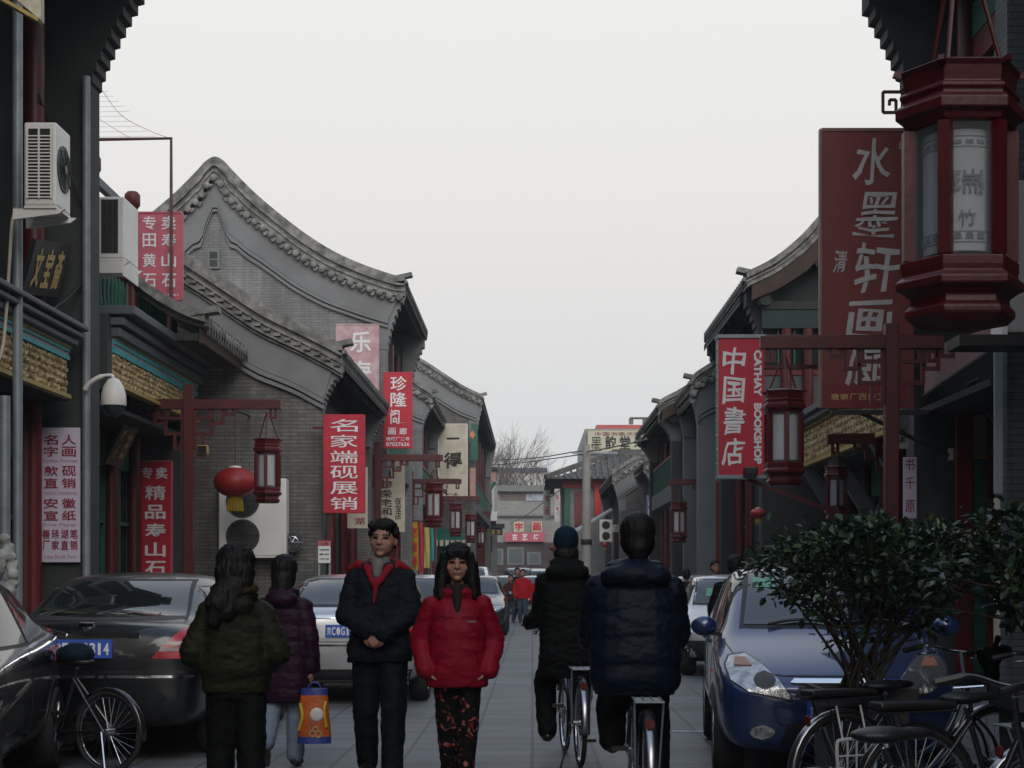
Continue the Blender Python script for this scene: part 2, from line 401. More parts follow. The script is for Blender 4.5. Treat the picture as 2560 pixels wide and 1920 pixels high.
def gable(name,label,s,Y0,Y1,half,xwpx,wallm,barge=False,plain=False,ze_drop=1.5,front=None,bandm=None,rw=.2,horn=True,group=None,smooth_n=6,ty=.3,lite=False,depth=None):
    t=thing(name,label,'building',(0,0,0),0,group)
    H=[(p.x,p.z) for p in [W(x,y,Y0) for x,y in half]]
    H[0]=(H[0][0]-s*.16,H[0][1])
    xr=H[-1][0]; n_=len(H)
    P=crom([(a,b,0) for a,b in H+[(2*xr-x,z) for x,z in H[-2::-1]]],smooth_n); P=[(v[0],v[1]) for v in P]; H=P[:(n_-1)*smooth_n+1]
    xw=W(xwpx,VY,Y0).x; xe=H[0][0]; ze=H[0][1]; xb=2*xr-xw
    lo,hi=min(xw,xb),max(xw,xb); bandm=bandm or m_plast
    # walls
    A,_=clip(offs(P,rw+.1),None,lo,hi); B=[(x,0) for x,z in A]
    wb=MB().strip(A,B,Y0,Y0+.35)
    zt=A[0][1]-.12
    wb.box((xb,Y0+.36,0),(xb+.3*s,Y1,zt)); 
    A2,_=clip(offs(P,rw*.5+.13),None,lo,hi); wb.strip(A2,[(x,0) for x,z in A2],Y1-.35,Y1)
    xs=xw-.5*s
    zr=min((abs(q[0]-xs),q[1]) for q in offs(P,rw*.5+.12))[1]-.02; zr=max(zr,zt)
    wb.box((xs,Y0+.355,0),(xs-.3*s,Y1-.355,zr))
    # far pier on the street side
    wall=obj('wall',wb,wallm,t)
    # corbel at the street corner
    ov=abs(xe-xw); st=[]
    for k in range(9):
        u=k/8; x=xw+s*ov*.86*u**1.7; z=ze-ze_drop+(ze_drop-.45)*u
        st.append((x,z))
        if k<8: st.append((xw+s*ov*.86*((k+1)/8)**1.7,z+.02))
    poly=st+[(st[-1][0],ze-.3),(xw-s*.25,ze-.25),(xw-s*.25,ze-ze_drop)]
    obj('corbel',MB().prism(poly,Y0-.012,Y0+.42),bandm,t)
    obj('corbel',MB().prism(poly,Y1-.42,Y1+.012),bandm,t)
    if barge:
        e0,e1=min(xe,2*xr-xe)+.1,max(xe,2*xr-xe)-.1
        a,_=clip(offs(P,.26),None,e0,e1); b,_=clip(offs(P,.52),None,e0,e1); a=resamp(a,40); b=resamp(b,40)
        obj('bargeboard',MB().strip(a,b,Y0-.42,Y0-.36),m_beamred,t)
        y_=Y0-.45
        # purlin ends under the verge
        pu=MB()
        for q in arc(offs(P,.6),1.25): pu.lathe([(.11,0),(.11,.5)],8,(q[0],Y0-.36,q[1]),'y')
        obj('purlin',pu,m_soff,t)
    else:
        dz=rw*1.05
        a=resamp(clip(offs(P,dz+.14),None,min(xe,2*xr-xe)+.18,max(xe,2*xr-xe)-.18)[0],60)
        b=resamp(clip(offs(P,dz+.62),None,lo-.02,hi+.02)[0],60)
        bb=MB().strip(a,b,Y0-.05,Y0-.005)
        obj('verge_band',bb,bandm,t)
        c=resamp(clip(offs(P,dz+.63),None,lo-.03,hi+.03)[0],60); d=resamp(clip(offs(P,dz+.70),None,lo-.03,hi+.03)[0],60)
        e=resamp(clip(offs(P,dz+.73),None,lo-.03,hi+.03)[0],60); f=resamp(clip(offs(P,dz+.79),None,lo-.03,hi+.03)[0],60)
        obj('moulding',MB().strip(c,d,Y0-.10,Y0-.003).strip(e,f,Y0-.075,Y0-.003),bandm,t)
        dr=MB()
        if plain:
            dr.strip(offs(P,dz+.04),offs(P,dz+.09),Y0-.16,Y0).strip(offs(P,dz+.11),offs(P,dz+.14),Y0-.10,Y0)
            for q in arc(offs(P,dz),.19): dr.bar((q[0],Y0-.2,q[1]),(q[0],Y0+.0,q[1]),.11,.05)
        else:
          for q in arc(offs(P,dz+.08),.24):
            dr.lathe([(.07,-.2),(.08,-.19),(.07,.02)],9,(q[0],Y0,q[1]),'y')
        for q in ([] if plain else arc(offs(P,dz+.13),.12)[::2]):
            dr.prism([(q[0]-.085,q[1]+.04),(q[0]+.085,q[1]+.04),(q[0]+.03,q[1]-.06),(q[0]-.03,q[1]-.06)],Y0-.14,Y0-.10)
        obj('verge_tiles',dr,m_tilelt,t,smooth=50)
        y_=Y0-.12
    rg=MB().strip(offs(P,0),offs(P,rw*.42),y_+.02,y_+.4).strip(offs(P,rw*.43),offs(P,rw*.56),y_-.05,y_+.42).strip(offs(P,rw*.57),offs(P,rw*.78),y_+.03,y_+.4).strip(offs(P,rw*.79),offs(P,rw*.9),y_-.04,y_+.4).strip(offs(P,rw*.91),offs(P,rw+.06),y_,y_+.38)
    if horn:
        for sg,x0 in ((1,xe),(-1,2*xr-xe)):
            q=s*sg
            rg.bar((x0-q*.25,y_+.2,ze-.03),(x0+q*.16,y_+.2,ze+.06),.3,.09); rg.bar((x0-q*.2,y_+.2,ze-.16),(x0+q*.06,y_+.2,ze-.13),.36,.07)
    obj('verge_ridge',rg,m_tilelt,t,smooth=35)
    # roof
    rf=MB().strip(offs(P,rw*.5),offs(P,rw*.5+.11),y_+.43,Y1)
    y=y_+.55
    rp_=resamp(offs(P,rw*.5-.01),26)
    while y<Y1:
        rf.tube([(x,y,z) for x,z in rp_],.065,6); y+=ty
    obj('tile_roof',rf,m_tile,t)
    # eave edge on the street: tile ends, boards, rafters
    ee=MB(); y=y_+.1; zz=ze-.14
    while y<Y1:
        ee.lathe([(.07,-.02),(.07,.05)],8,(xe-.02*s if s>0 else xe+.02-.03,y,zz),'x')
        ee.prism([(y+.06,zz),(y+.22,zz),(y+.14,zz-.13)],xe-.03*s,xe+.01*s,'x'); y+=ty*.75
    obj('eave_tiles',ee,m_tile,t)
    hh=offs(H,.29); k=0
    while k<len(hh)-1 and abs(hh[k][0]-xe)<ov+.35: k+=1
    sf=MB().strip(hh[:k+1],offs(hh[:k+1],.05),Y0+.43,Y1)
    y=Y0+.6
    while y<Y1-.4:
        sf.bar((hh[0][0]-s*.1,y,hh[0][1]-.11),(hh[k][0],y,hh[k][1]-.11),.09,.1); y+=.32
    obj('soffit',sf,m_soff,t)
    if front: front(t,s,xs,zt,xw)
    return t,xw,zt,xe,ze

def two_storey(Y0,Y1,zm,n,fascia=False):
    def f(t,s,xs,zt,xw):
        shopfront(t,s,xs+.1*s,Y0,Y1,.15,zm-.25,n)
        obj('floor_band',MB().box((xs,Y0,zm-.24),(xw-.05*s,Y1,zm+.2)),m_bluegrey,t)
        shopfront(t,s,xs+.1*s,Y0,Y1,zm+.21,zt-.3,n)
        b=MB(); y=Y0
        while y<Y1: b.box((xw-.1*s,y,zm+.2),(xw-.14*s,y+.05,zm+.95)); y+=.2
        b.mat(1).box((xw-.08*s,Y0,zm+.951),(xw-.16*s,Y1,zm+1.03))
        obj('balustrade',b,[m_green,m_red],t)
    return f
def one_storey(Y0,Y1,n):
    def f(t,s,xs,zt,xw):
        shopfront(t,s,xs+.1*s,Y0,Y1,.15,min(zt-.2,3.6),n)
        if zt>4: obj('fascia',MB().box((xs,Y0,3.62),(xs+.2*s,Y1,zt-.25)),m_soff,t)
    return f

# ---------------------------------------------------------------- left row of buildings
def relief(t,s,X,Y0,Y1,z0,z1):
    "gilded board with carved scrolls and blossoms standing out of it"
    rnd=random.Random(int(Y0*7)); m=MB().box((X-.03*s,Y0,z0),(X-.1*s,Y1,z1)); h=z1-z0; y=Y0+.05; k=0
    while y<Y1-.03:
        for j in range(5):
            z=z0+h*(j+.5)/5+rnd.gauss(0,.008); a=rnd.uniform(-.9,.9)+(.6 if (j+k)%2 else -.6)
            m.ell((X-.025*s,y+(.05 if j%2 else 0),z),(.03,.026,h*.105),6,4,Matrix.Rotation(a,3,'X'))
        y+=.1; k+=1
    obj('carved_frieze',m,m_carve,t)
def fascia(t,s,X,Y0,Y1,zs,ledge=.35,endface=True):
    "zs: gold bottom, gold top, teal, mauve, teal, trim, cornice, ledge heights"
    relief(t,s,X,Y0,Y1,zs[0],zs[1])
    obj('gold_moulding',MB().box((X+.03*s,Y0,zs[0]-.05),(X-.1*s,Y1,zs[0]-.002)).box((X+.03*s,Y0,zs[4]+.002),(X-.1*s,Y1,zs[5])),m_goldtrim,t)
    st=MB().box((X+.01*s,Y0,zs[1]+.002),(X-.1*s,Y1,zs[2])).mat(1).box((X-.004*s,Y0,zs[2]+.001),(X-.1*s,Y1,zs[3])).mat(0).box((X+.012*s,Y0,zs[3]+.001),(X-.1*s,Y1,zs[4]))
    obj('painted_stripe',st,[m_teal,m_mauve],t)
    c=MB(); h=zs[6]-zs[5]
    c.box((X+.10*s,Y0-.05,zs[5]+.003),(X-.3*s,Y1+.05,zs[5]+h*.5)).box((X+.17*s,Y0-.1,zs[5]+h*.5+.02),(X-.3*s,Y1+.08,zs[6]))
    c.box((X+ledge*s,Y0-.15,zs[6]+.03),(X-.5*s,Y1+.1,zs[7]))
    obj('cornice',c,m_bluegrey,t,bevel=.015)

# nearest left building
t=thing('shop_building','dark grey two-storey shop at the left edge with carved corbel under its eave','building')
xp=W(225,VY,20.5).x
wb=MB().box((-10,-45,0),(-6.4,20.95,9.2)).box((-6.399,20.5,0),(xp,20.95,9.01))
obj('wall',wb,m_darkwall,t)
xo=W(340,VY,20.5).x; st=[]
for k in range(10):
    u=k/9; st.append((xp+(xo-xp)*u**1.3,7.55+1.25*u)); st.append((xp+(xo-xp)*min(1,(k+1)/9)**1.3,7.57+1.25*u))
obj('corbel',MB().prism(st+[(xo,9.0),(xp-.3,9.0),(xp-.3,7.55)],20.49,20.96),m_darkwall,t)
e=MB().box((-6.6,-45,9.02),(xo+.35,20.97,9.12))
for k in range(48): e.bar((-6.5,6.2+.31*k,8.96),(xo+.25,6.2+.31*k,8.86),.1,.1)
obj('soffit',e,m_soff,t)
e=MB()
for k in range(62):
    y=6.1+.24*k; e.lathe([(.075,-.02),(.075,.05)],8,(xo+.34,y,9.1),'x'); e.prism([(y+.05,9.1),(y+.2,9.1),(y+.12,8.95)],xo+.33,xo+.37,'x')
for k in range(7): e.lathe([(.09,-.12),(.09,.02)],8,(xo+.3-.22*k,20.95,9.12+.07*k),'y')
obj('eave_tiles',e,m_tile,t)
e=MB().prism([(xo+.36,9.13),(xo+.36,9.2),(-6.6,10.8),(-10,13),(-10,12.9),(-6.6,10.6)],-45,20.9)
obj('tile_roof',e,m_tile,t)
z=lambda y:1.42+(1441-y)*18.1/4125
fascia(t,1,-5.63,16.2,20.05,[z(938),z(843),z(830),z(821),z(811),z(803),z(768),z(747)],ledge=.22)
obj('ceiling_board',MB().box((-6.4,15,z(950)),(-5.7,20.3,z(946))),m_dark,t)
shopfront(t,1,-6.2,12,20.3,.1,3.4,4)
obj('column',MB().lathe([(.13,4.6),(.13,8.2)],12,(W(86,300,20.0).x,20.0,0)),m_red,t,smooth=40)
obj('column',MB().lathe([(.10,.1),(.10,3.55)],12,(W(84,1300,20.2).x,20.2,0)),m_red2,t,smooth=40)

# second shop, one storey with a terrace
t=thing('shop_building','low grey shop with gilded frieze and turquoise stripes under a terrace','building')
xf=-5.72
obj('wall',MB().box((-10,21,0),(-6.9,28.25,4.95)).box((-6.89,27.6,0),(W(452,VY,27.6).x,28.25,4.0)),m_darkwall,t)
obj('end_block',MB().box((-6.9,22.3,3.95),(xf-.02,22.52,4.97)),m_darkwall,t)
z=lambda y:1.42+(1441-y)*22.55/4125
fascia(t,1,xf,22.55,28.15,[z(953),z(882),z(866),z(859),z(847),z(843),z(795),z(768)],ledge=.32)
obj('terrace_floor',MB().box((-10,21,4.96),(-6.05,28.2,5.08)),m_bluegrey,t)
shopfront(t,1,-6.62,21.05,27.55,.1,3.7,4)
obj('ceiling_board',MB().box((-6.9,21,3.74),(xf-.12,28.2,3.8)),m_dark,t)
b=MB(); y=21.2
while y<28: b.lathe([(.03,5.1),(.055,5.3),(.03,5.5),(.05,5.7),(.03,5.85)],8,(-6.15,y,0)); y+=.22
obj('baluster_row',b,m_green,t,smooth=60)
obj('handrail',MB().box((-6.2,21,5.86),(-6.1,28.1,5.95)).box((-6.19,21,5.09),(-6.11,28.1,5.14)),m_red2,t)
for Y,x,y in ((22.7,231,388),(24.9,331,480),(27.4,430,585)):
    q=W(x,y,Y); obj('post',MB().lathe([(.09,5.1),(.09,q.z-.28),(.075,q.z-.26),(.12,q.z-.2),(.12,q.z-.05),(.08,q.z)],12,(q.x,Y,0)),m_red2,t,smooth=40)
# brown roof seen behind the terrace posts
g=MB(); a=W(235,448,23.6); b=W(296,505,25.6)
obj('wall_coping',MB().bar((a.x,a.y,a.z),(b.x,b.y,b.z),.10,.12),m_plast,t)

# little porch roof between the shop and the gable
t=thing('porch_roof','small tiled porch roof with red-brown eave board wedged before the low gable','roof')
xe_=-4.92; rr=[(xe_,5.28),(-5.3,5.42),(-5.8,5.72),(-6.3,6.15)]
rr=[(v[0],v[1]) for v in crom([(a,b,0) for a,b in rr],4)]
rb=MB().strip(rr,offs(rr,.12),24.9,28.3)
y=25
while y<28.3: rb.tube([(x,y,z_+.03) for x,z_ in rr],.06,6); y+=.28
obj('tiles',rb,m_tile,t)
obj('verge_ridge',MB().strip([(x,z_+.12) for x,z_ in rr],[(x,z_-.04) for x,z_ in rr],24.75,25.0).bar((xe_-.2,24.87,5.38),(xe_+.2,24.87,5.44),.3,.1),m_tilelt,t)
e=MB(); y=24.9
while y<28.3: e.lathe([(.065,-.02),(.065,.05)],8,(xe_,y,5.24),'x').prism([(y+.05,5.22),(y+.2,5.22),(y+.125,5.08)],xe_-.02,xe_+.03,'x'); y+=.22
obj('eave_tiles',e,m_tilelt,t)
obj('eave_board',MB().box((xe_-.12,24.95,4.95),(xe_-.06,28.2,5.2)),m_beamred,t)
sb=MB().box((-6.3,24.95,4.99),(xe_-.13,28.2,5.1))
obj('soffit',sb,m_soff,t)

L2=gable('gable_house','low grey brick house with plain tiled gable end and white fan box on its wall',1,28.4,37.2,[(880,862),(831,848),(770,817),(666,765),(546,686),(459,628),(380,567),(345,545),(325,540)],806,m_brick2,front=one_storey(28.8,36.8,4),rw=.34,ze_drop=1.1,plain=True)
L3=gable('gable_house','tall grey brick house with rounded gable peak and scalloped tile edge',1,38.5,46.5,[(1030,692),(1003,692),(976,686),(907,662),(838,631),(770,589),(704,539),(639,484),(587,432),(563,406),(539,394)],968,m_brick,front=two_storey(38.9,46.1,4.2,3),rw=.40,ze_drop=1.7)
# square brick vent and panel on the tall gable
L35=gable('gable_house','smaller grey gable tucked between the two tall gable houses',1,52,60,[(1094,980),(1075,975),(1045,955),(1010,925),(975,890),(950,870)],1055,m_brick,front=two_storey(52.4,59.6,4,3),ze_drop=1.2,horn=True)
L4=gable('gable_house','far left grey brick gable house above the tall white sign',1,62,84,[(1217,987),(1195,982),(1160,965),(1120,940),(1075,910),(1030,882),(980,842),(930,800),(890,775)],1190,m_brick2,front=two_storey(62.4,83.6,4.2,6),ze_drop=1.8)
t=thing('awning','small dark green awning with cream scalloped edge under the far left gable','awning')
a=W(1086,1350,60.5); b_=W(1178,1362,60.5)
obj('canopy',MB().prism([(60.5,a.z),(61.9,a.z+.45),(61.9,a.z+.38),(60.5,a.z-.07)],a.x,b_.x,'x'),m_green,t)
sc_=MB(); x=a.x
while x<b_.x-.1: sc_.box((x,60.46,b_.z-.05),(x+.13,60.495,a.z)); x+=.2
obj('scalloped_edge',sc_,m_cream,t)
obj('screen',MB().box((a.x+.1,61.0,0),(b_.x-.1,61.1,a.z-.15)),m_dark,t); obj('screen_panel',MB().box((a.x+.2,60.9,.6),(b_.x-.3,60.99,a.z-.5)),m_green,t)
q=W(535,649,38.5)
obj('vent',MB().box((q.x-.14,38.44,q.z-.22),(q.x+.14,38.52,q.z+.22)).mat(1).box((q.x-.09,38.43,q.z-.17),(q.x+.09,38.5,q.z-.02)).box((q.x-.09,38.43,q.z+.02),(q.x+.09,38.5,q.z+.17)),[m_plast,m_darkwall],L3[0])

# ---------------------------------------------------------------- right row of buildings
t=thing('shop_building','dark two-storey shop at the right edge with overhanging eave above the big lantern','building')
X1=5.65; xp=W(2285,VY,21.5).x; xo=W(2172,VY,21.5).x
wb=MB().box((10,-45,0),(X1+.5,21.45,9.6)).box((X1+.5,21.5,0),(xp,21.95,9.21))
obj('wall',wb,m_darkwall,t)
obj('brick_pier',MB().box((W(2488,VY,18).x,17.55,0),(X1+.49,18,8.6)),m_bluebrick,t)
st=[]
for k in range(10):
    u=k/9; st.append((xp+(xo-xp)*u**1.3,7.7+1.3*u)); st.append((xp+(xo-xp)*min(1,(k+1)/9)**1.3,7.72+1.3*u))
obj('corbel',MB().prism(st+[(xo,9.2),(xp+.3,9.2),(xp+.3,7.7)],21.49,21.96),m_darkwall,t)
e=MB().box((6.6,-45,9.22),(xo-.35,21.97,9.32))
for k in range(50): e.bar((6.4,6.2+.31*k,9.16),(xo-.25,6.2+.31*k,9.06),.1,.1)
obj('soffit',e,m_soff,t)
e=MB()
for k in range(66):
    y=6.1+.24*k; e.lathe([(.075,-.02),(.075,.05)],8,(xo-.36,y,9.3),'x'); e.prism([(y+.05,9.3),(y+.2,9.3),(y+.12,9.15)],xo-.37,xo-.33,'x')
for k in range(7): e.lathe([(.09,-.12),(.09,.02)],8,(xo-.3+.22*k,21.6,9.32+.07*k),'y')
obj('eave_tiles',e,m_tile,t)
obj('tile_roof',MB().prism([(xo-.36,9.33),(xo-.36,9.4),(6.6,11),(10,13.2),(10,13.1),(6.6,10.8)],-45,21.9),m_tile,t)
for Y in (18.6,21.1): obj('column',MB().lathe([(.13,4.9),(.13,8.9)],12,(X1-.1,Y,0)),m_red,t,smooth=40)
obj('beam',MB().box((X1-.05,18,7.9),(X1+.2,21.4,8.25)).mat(1).box((X1-.06,18,8.26),(X1+.2,21.4,8.7)),[m_red2,m_green],t)
shopfront(t,-1,X1,18.05,21.45,5.0,8.0,2)
shopfront(t,-1,X1+.40,18.05,21.0,.1,3.4,2,colr=.12)
w_=lambda a,b,y0,y1,dy=0:MB().box((W(a,VY,21.2).x,21.2-dy,W(0,y1,21.2).z),(W(b,VY,21.2).x,21.3,W(0,y0,21.2).z))
obj('door_post',w_(2391,2434,985,1682),m_red2,t,bevel=.01); obj('door_post',w_(2467,2487,1000,1682),m_red2,t,bevel=.01)
obj('transom_panel',w_(2435,2466,1030,1140,-.02),mat('pale_transom',(.30,.29,.29),.7),t); obj('door',w_(2435,2466,1146,1682,-.03),m_green,t); obj('door_rail',w_(2435,2466,1140,1146),m_goldtrim,t)
obj('notice',MB().box((W(2374,VY,21.4).x,21.46,W(0,1150,21.4).z),(W(2387,VY,21.4).x,21.48,W(0,1120,21.4).z)),m_white,t)
obj('brick_pier_edge',MB().box((W(2488,VY,17.5).x-.005,17.5,2.3),(W(2507,VY,17.5).x,17.545,3.9)),mat('pale_blue_tile',(.3,.34,.38),.6,var=.1),t)
obj('plaster_strip',MB().box((W(2488,VY,17.5).x-.005,17.49,.6),(W(2500,VY,17.5).x,17.545,2.25)),m_cream,t)
obj('ceiling_board',MB().box((X1+.5,18,3.5),(xp+.02,21.45,3.58)),m_dark,t)
# slanted reddish canopy
c=thing('awning','faded reddish slatted canopy sloping over the shop door at right','awning')
p=[W(2311,873,21.3),W(2491,814,18.2),W(2487,866,18.2),W(2311,985,21.3)]
mb=MB(); nrm=(p[1]-p[0]).cross(p[3]-p[0]).normalized()*.07
if nrm.x<0: nrm=-nrm
mb.add(p+[q+nrm for q in p],[(0,1,2,3),(7,6,5,4),(0,4,5,1),(1,5,6,2),(2,6,7,3),(3,7,4,0)])
obj('canopy_board',mb,mat('faded_red_slats',(.20,.115,.12),.8,var=.35,vs=3,stretch=(14,14,1)),c)
obj('canopy_rim',MB().tube([p[3]+Vector((0,0,-.02)),p[2]+Vector((0,0,-.02))],.03,6),m_soff,c)
# plaque of dark wood tilted above door
# one storey shop with gold frieze behind the big red sign
t=thing('shop_building','low right-hand shop with gilded frieze behind the tall red sign','building')
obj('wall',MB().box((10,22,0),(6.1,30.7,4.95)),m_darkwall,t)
z=lambda Y,y:1.42+(1441-y)*Y/4125
fz=[3.52,4.05,4.08,4.10,4.12,4.15,4.2,4.27]
relief(t,-1,5.0,22,30.6,3.5,4.1)
obj('gold_moulding',MB().box((4.97,22,3.43),(5.1,30.6,3.495)).box((4.97,22,4.105),(5.1,30.6,4.15)),m_goldtrim,t)
obj('cornice',MB().box((4.86,22,4.16),(5.4,30.6,4.24)).box((4.78,22,4.26),(5.6,30.6,4.36)),m_bluegrey,t)
obj('ceiling_board',MB().box((5.1,22,3.36),(6.1,30.6,3.42)),m_dark,t)
shopfront(t,-1,5.85,22.1,30.6,.1,3.35,5)
for Y in (24.2,27.6,30.3):
    obj('brace',MB().bar((5.05,Y,3.4),(5.75,Y,2.3),.2,.22),m_bluegrey,t)
obj('terrace_floor',MB().box((10,22,4.37),(5.2,30.6,4.45)),m_bluegrey,t)

def timber_end(Y,zt):
    "timber-framed gable side with red columns above the terrace"
    def f(t,s,xs,zt_,xw):
        two_storey(31.4,37.6,4.4,3)(t,s,xs,zt_,xw)
        for x in (1966,2020,2110,2200):
            a=W(x,VY,30.8).x; obj('column',MB().lathe([(.10,4.45),(.10,6.04)],12,(a,30.82,0)),m_red,t,smooth=40)
        x0,x1=W(1905,VY,30.8).x,W(2250,VY,30.8).x
        obj('beam',MB().box((x0,30.75,6.4),(x1,30.9,6.55)).mat(1).box((x0,30.77,6.05),(x1,30.88,6.39)),[m_soff,mat('blackened_teal',(.012,.03,.03),.7)],t)
        f=MB().mat(0).box((x0,30.84,5.18),(x1,30.9,5.28)).mat(1).box((x0,30.86,4.46),(x1,30.92,5.17))
        k=0
        while x0+.3*k<x1: f.mat(2).box((x0+.3*k,30.85,5.29),(x0+.3*k+.03,30.89,6.04)); k+=1
        w=obj('window',f,[m_red2,mat('grey_panel',(.07,.075,.075),.7),m_green],t); obj('pane',MB().box((x0,30.93,4.5),(x1,30.96,6.3)),m_glass,w)
    return f
R2=gable('gable_house','right-hand timber house with brown bargeboard and red columns beside the bookshop sign',-1,31,38,[(1838,690),(1862,688),(1925,655),(1990,603),(2055,533),(2120,478),(2185,435),(2215,425)],1905,mat('shade_darkened_timber_wall',(.020,.024,.025),.85,bump=.2),barge=True,bandm=mat('dark_teal_timber',(.03,.036,.038),.8),front=timber_end(31,7),ze_drop=1.5,rw=.2)  # wall base colour darkened to stand for the deep shade under the eave
R3=gable('gable_house','narrow grey house with stepped tile roof behind the bookshop sign',-1,39,43,[(1710,944),(1740,930),(1790,897),(1850,850),(1900,815),(1930,800)],1745,mat('pale_blue_grey_render',(.13,.148,.16),.8,var=.1,vs=2),front=None,bandm=mat('pale_blue_grey_render',(.13,.148,.16)),ze_drop=1.1)
q0,q1,q2,q3=[W(x,VY,38.9).x for x in (1799,1838,1905,1822)]
obj('brick_panel',MB().box((q1,38.86,0),(q2+.3,38.98,W(0,1188,38.9).z)),brick('brown_grey_brick',(0,0,0),(0,0,0),(0,0,0)),R3[0])
obj('doorway',MB().box((q0,38.9,0),(q1-.01,38.97,W(0,1200,38.9).z)),m_dark,R3[0])
for x in (q0,q3): obj('column',MB().lathe([(.09,0),(.09,W(0,1205,38.9).z)],10,(x,38.82,0)),m_red2,R3[0],smooth=40)
obj('door_panel',MB().box((q0+.12,38.86,.1),(q3-.1,38.89,2.3)),m_red2,R3[0]); obj('downpipe',MB().lathe([(.05,0),(.05,3.9)],8,(q1+.04,38.8,0)),m_pipe,R3[0],smooth=40)
R3b=gable('gable_house','grey house with brown bargeboard and balcony beside the distant yellow sign',-1,43.5,52,[(1628,1008),(1655,998),(1690,980),(1730,955),(1780,920),(1820,900)],1680,m_darkwall,barge=True,front=two_storey(43.9,51.6,3.7,4),ze_drop=1.0)
R4b=gable('gable_house','small grey gable house before the red-trimmed shop on the right',-1,56,61,[(1597,1148),(1618,1143),(1655,1125),(1700,1098),(1730,1085)],1632,m_brick,front=one_storey(56.4,60.6,3),ze_drop=1.0,rw=.24)
R4=gable('gable_house','larger pale grey gable house next to the red-trimmed shop',-1,62,74,[(1520,1176),(1545,1166),(1590,1138),(1640,1108),(1690,1070),(1715,1058)],1548,m_brick2,front=one_storey(62.4,73.6,5),ze_drop=1.5,rw=.26)

# red-trimmed hip-roofed shop
t=thing('hip_roofed_shop','distant grey-tiled shop with bright red beams behind the concrete pole','building')
Y=76; a=W(1412,VY,Y).x; zE=W(1400,1200,Y).z; zR=W(1460,1128,Y).z
obj('wall',MB().box((a,Y,0),(9,Y+12,zE)),mat('shop_grey_wall',(.22,.22,.215),.85),t)
m_bred=mat('bright_red_paint',(.55,.035,.03),.5,var=.1)
obj('beam',MB().box((a-.1,Y-.12,zE-.35),(9,Y-.01,zE-.03)),m_bred,t)
obj('beam',MB().box((W(1478,VY,Y).x,Y-.22,W(0,1217,Y).z),(W(1534,VY,Y).x,Y-.13,W(0,1195,Y).z)),m_bred,t)
obj('column',MB().box((W(1486,VY,Y).x,Y-.15,W(0,1290,Y).z),(W(1503,VY,Y).x,Y-.02,W(0,1217,Y).z)),m_bred,t)
obj('column',MB().box((a-.02,Y-.14,0),(a+.25,Y-.02,zE-.36)),m_green,t)
obj('panel',MB().box((W(1437,VY,Y).x,Y-.1,W(0,1315,Y).z),(W(1462,VY,Y).x,Y-.02,W(0,1228,Y).z)),mat('dark_red_panel',(.16,.03,.035),.6),t)
e0=(a-.8,Y-.9); r=MB()
rings=[]
xr=6.5
for u,dz in ((0,0),(.25,.16),(.5,.38),(.75,.68),(1,1)):
    zz=zE+(zR-zE)*dz
    rings.append([Vector((a-.9+3.2*u,Y-1.0+3.5*u,zz)),Vector((10,Y-1.0+3.5*u,zz)),Vector((10,Y+13-3.5*u,zz)),Vector((a-.9+3.2*u,Y+13-3.5*u,zz))])
r.loft(rings)
x=a-.6
while x<9.5:
    k0=max(0,min(1,(x-(a-.9))/3.2)); pts=[]
    for u,dz in ((0,0),(.25,.16),(.5,.38),(.75,.68),(1,1)):
        uu=u*k0; d=[0,.16,.38,.68,1]; i=min(3,int(uu*4)); fr=uu*4-i; pts.append((x,Y-1.0+3.5*uu,zE+(zR-zE)*(d[i]+(d[i+1]-d[i])*fr)+.05))
    r.tube(pts,.07,5); x+=.3
obj('tile_roof',r,m_tile,t)
obj('hip_ridge',MB().bar((a-.9,Y-1,zE+.08),(a+2.3,Y+2.5,zR+.1),.2,.22).bar((a+2.3,Y+2.5,zR+.12),(9,Y+2.5,zR+.12),.22,.3),m_tile,t)
# awning and fan unit shelf in front
t=thing('awning','pale grey sloping canopy over the shop beyond the concrete pole','awning')
p0,p1=W(1440,1325,66),W(1532,1272,66)
obj('canopy_sheet',MB().add([(p0.x,66,p0.z),(p1.x,66,p1.z),(p1.x,68,p1.z+.1),(p0.x,68,p0.z+.1),(p0.x,66,p0.z-.08),(p1.x,66,p1.z-.08),(p1.x,68,p1.z),(p0.x,68,p0.z)],[(0,1,2,3),(4,7,6,5),(0,4,5,1),(1,5,6,2),(2,6,7,3),(3,7,4,0)]),mat('pale_canopy',(.4,.41,.42),.6),t)
obj('support',MB().box((p1.x-.05,66.1,0),(p1.x+.05,66.2,p1.z-.1)),m_pipe,t)

# yellow-signed building further back
t=thing('office_building','far flat-roofed building with red roof edge carrying the yellow board','building')
Y=92; a=W(1462,VY,Y).x
obj('wall',MB().box((a,Y,0),(13,Y+15,W(0,1072,Y).z)),mat('pale_wall',(.32,.32,.31),.85),t)
obj('roof_edge',MB().box((W(1492,VY,Y).x,Y+.5,W(0,1071,Y).z),(13.2,Y+15,W(0,1060,Y).z)),mat('faded_red_roof',(.45,.09,.09),.7),t)
q=MB(); 
for x in (1578,1612,1645): xx=W(x,VY,Y+2).x; q.box((xx-.12,Y+2,W(0,1060,Y+2).z),(xx+.12,Y+2.3,W(0,1046,Y+2).z))
q.box((W(1575,VY,Y+2).x,Y+1.9,W(0,1046,Y+2).z),(W(1660,VY,Y+2).x,Y+2.5,W(0,1043,Y+2).z)); obj('roof_rail',q,m_plast,t)

